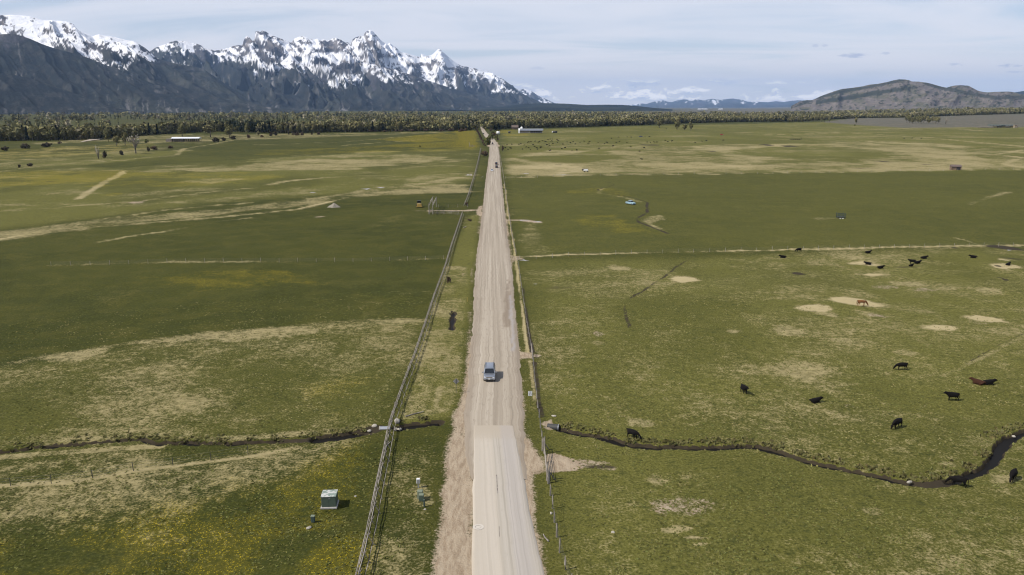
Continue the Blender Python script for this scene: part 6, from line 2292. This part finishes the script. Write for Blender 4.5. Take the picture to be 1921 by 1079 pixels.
# rz: 0 faces right, pi faces left, -pi/2 faces the camera
cows = [
    ('graze', 1186, 822, R(-38), "black cow with a pale ear tag reaching down to drink at the stream bank"),
    ('stand', 1395, 736, R(-80), "black cow seen end-on, standing alone in the middle of the near east pasture"),
    ('lie', 1529, 753, R(8), "black cow lying down between the end-on cow and the one grazing above the stream"),
    ('graze', 1691, 693, R(178), "black cow grazing alone above the others, facing the road"),
    ('stand', 1786, 750, R(176), "black cow standing broadside with its head raised toward the road"),
    ('lie', 1853, 723, R(-4), "black cow lying beside the reddish brown one"),
    ('graze', 1682, 803, R(212), "black cow grazing head-down above the bend of the stream"),
    ('graze', 1797, 912, R(150), "black cow wading in the stream bend"),
    ('graze', 1899, 901, R(225), "black cow grazing on the grass beyond the stream bend at the right edge"),
    ('graze', 1498, 472, R(195), "black cow grazing right against the cross fence"),
    ('lie', 1469, 483, R(185), "black cow lying below the fence, left of the one grazing at the fence"),
    ('lie', 1628, 474.5, R(10), "black cow lying near the fence, above the first straw patch"),
    ('lie', 1629, 495, R(170), "black cow lying on the straw patch below the fence"),
    ('lie', 1651.5, 502, R(5), "black cow lying at the lower edge of the straw patch"),
    ('stand', 1711, 494, R(175), "black cow standing in a tight group of three below the fence"),
    ('lie', 1721, 493, R(10), "black cow lying directly behind the standing one in the group of three"),
    ('lie', 1709, 499, R(20), "small black calf-sized cow lying in front of the standing one"),
    ('lie', 1733, 485, R(5), "black cow lying right of and above the group of three"),
    ('lie', 1826, 484.5, R(170), "black cow lying alone between the group of three and the muddy patch"),
    ('lie', 1891, 497.5, R(30), "black cow sitting on the pale ring near the right edge"),
]
for pose, px, py, rz, lab in cows:
    sc_ = .85 if 'calf' in lab else random.uniform(.98, 1.08)
    o = animal(COW[pose], px, py, rz, lab, 'cow', sc_, GC)
    if 'ear tag' in lab:
        tg = MB().box(1.20, -.14, .52, .05, .02, .06).build('ear_marker', M['ear_tag'], o)
animal(COWB, 1835, 722.5, R(140), "reddish brown cow lying at the shoulder of a black one", 'cow', 1.05, GC)
h = animal(HORSE, 1616, 577, R(0), "brown horse grazing on the pale straw patch in the near east pasture", 'horse', 1.12)
MB().tube([(.72, 0, 1.28), (.95, .02, 1.08), (1.16, .05, .78)], [.05, .06, .04], 6).build('mane', M['mane'], h, True)

# the far herd (positions read from the photograph)
far = [(951, 272), (960, 271), (948, 278), (953, 281), (958, 279), (973, 271), (977, 270), (983, 272), (990, 268), (992, 267), (987, 276), (992, 277), (1000, 272), (996, 266), (1004, 265), (1010, 266.5), (1012, 265.5),
       (1024, 266), (1022, 265), (1018, 264), (1032, 261), (1036, 261), (1035, 265), (1030, 270), (1026, 272), (1031, 274), (1037, 270), (1046, 267), (1047, 264), (1045, 262), (1028, 262), (1013, 277.5), (1015, 277),
       (980, 281), (995, 281.5), (1008, 280), (1007, 277.5), (1003, 275.5), (1033, 282.5), (1031, 282), (1054, 280), (1060, 278), (1056, 271), (1064, 266), (1070, 268.5), (1075, 266), (1079, 270), (1088, 267),
       (1096, 265.5), (1104, 269.5), (1106, 266), (1073, 282), (1082, 282), (1124, 279), (1122, 268), (1134, 269.5), (1139, 268), (1138, 267.5), (1156, 268.5), (1162, 265.5), (1150, 274.5), (1147, 260.5), (1160, 258), (1177, 257), (1184, 258),
       (1210, 257), (1218, 257), (1176, 268), (1208, 277.5), (1183, 276), (1214, 267.5), (1220, 268), (1227, 268), (1232, 268), (1248, 264), (1253, 266), (1260, 266), (1261, 265), (1304, 268.5), (1317, 265.5), (1325, 265), (1357, 264), (1200, 284.5),
       (1204, 299), (1696, 260.5), (1711, 260), (1728, 260.5), (1486, 254.5), (788, 275.5), (1559, 241), (1250, 241.5)]
for i, (px, py) in enumerate(far):
    pose = ('stand', 'graze', 'graze', 'lie')[i % 4]
    near_ = {1204: "solitary black cow on the straw belt in front of the far herd", 788: "lone dark animal in the far west field left of the road",
             1357: "lone dark cow at the far end of the scattered herd", 1200: "lone dark cow above the straw belt behind the solitary one",
             1559: "single dark cow near the edge of the sagebrush", 1250: "single dark cow under the lone mushroom-shaped tree", 1486: "single dark cow above the farm implement in the far east pasture"}
    lab = near_.get(px, "tiny black cow of the distant herd scattered over the far east pasture")
    animal(COW[pose], px, py + .6, random.random() * 6.28, lab, 'cow', random.uniform(1.0, 1.25), None if px in near_ else "distant herd of cattle")
# crow on the verge by the fence corner
p = GZ(871.5, 427.5)
root = empty("scrap_wood", p)
tag(root, "small dark piece of broken wood on the verge near the log fence", "debris")
MB().tube([(-.5, .3, .1), (.7, -.3, .5)], .14, 5).build('stick', M['wood_dark'], root)
MB().tube([(-.3, -.4, .1), (.3, .5, .4)], .12, 5).build('stick', M['wood_dark'], root)

# ------------------------------------------------------------------ haze
hz_m = bpy.data.materials.new("haze")
hz_m.use_nodes = True
t = NT(hz_m.node_tree)
pv = t.n('ShaderNodeVolumePrincipled')
pv.inputs['Color'].default_value = (0.40, 0.62, 1.0, 1)
pv.inputs['Density'].default_value = 2.0e-5
pv.inputs['Anisotropy'].default_value = 0.0
o_ = t.n('ShaderNodeOutputMaterial')
t.t.links.new(pv.outputs[0], o_.inputs['Volume'])
hb_ = MB().box(0, 0, 1200 - 2.5, 150000, 150000, 2405)
hz = hb_.build("haze", hz_m)
tag(hz, "thin pale blue air haze over the whole valley", "haze", kind='stuff')
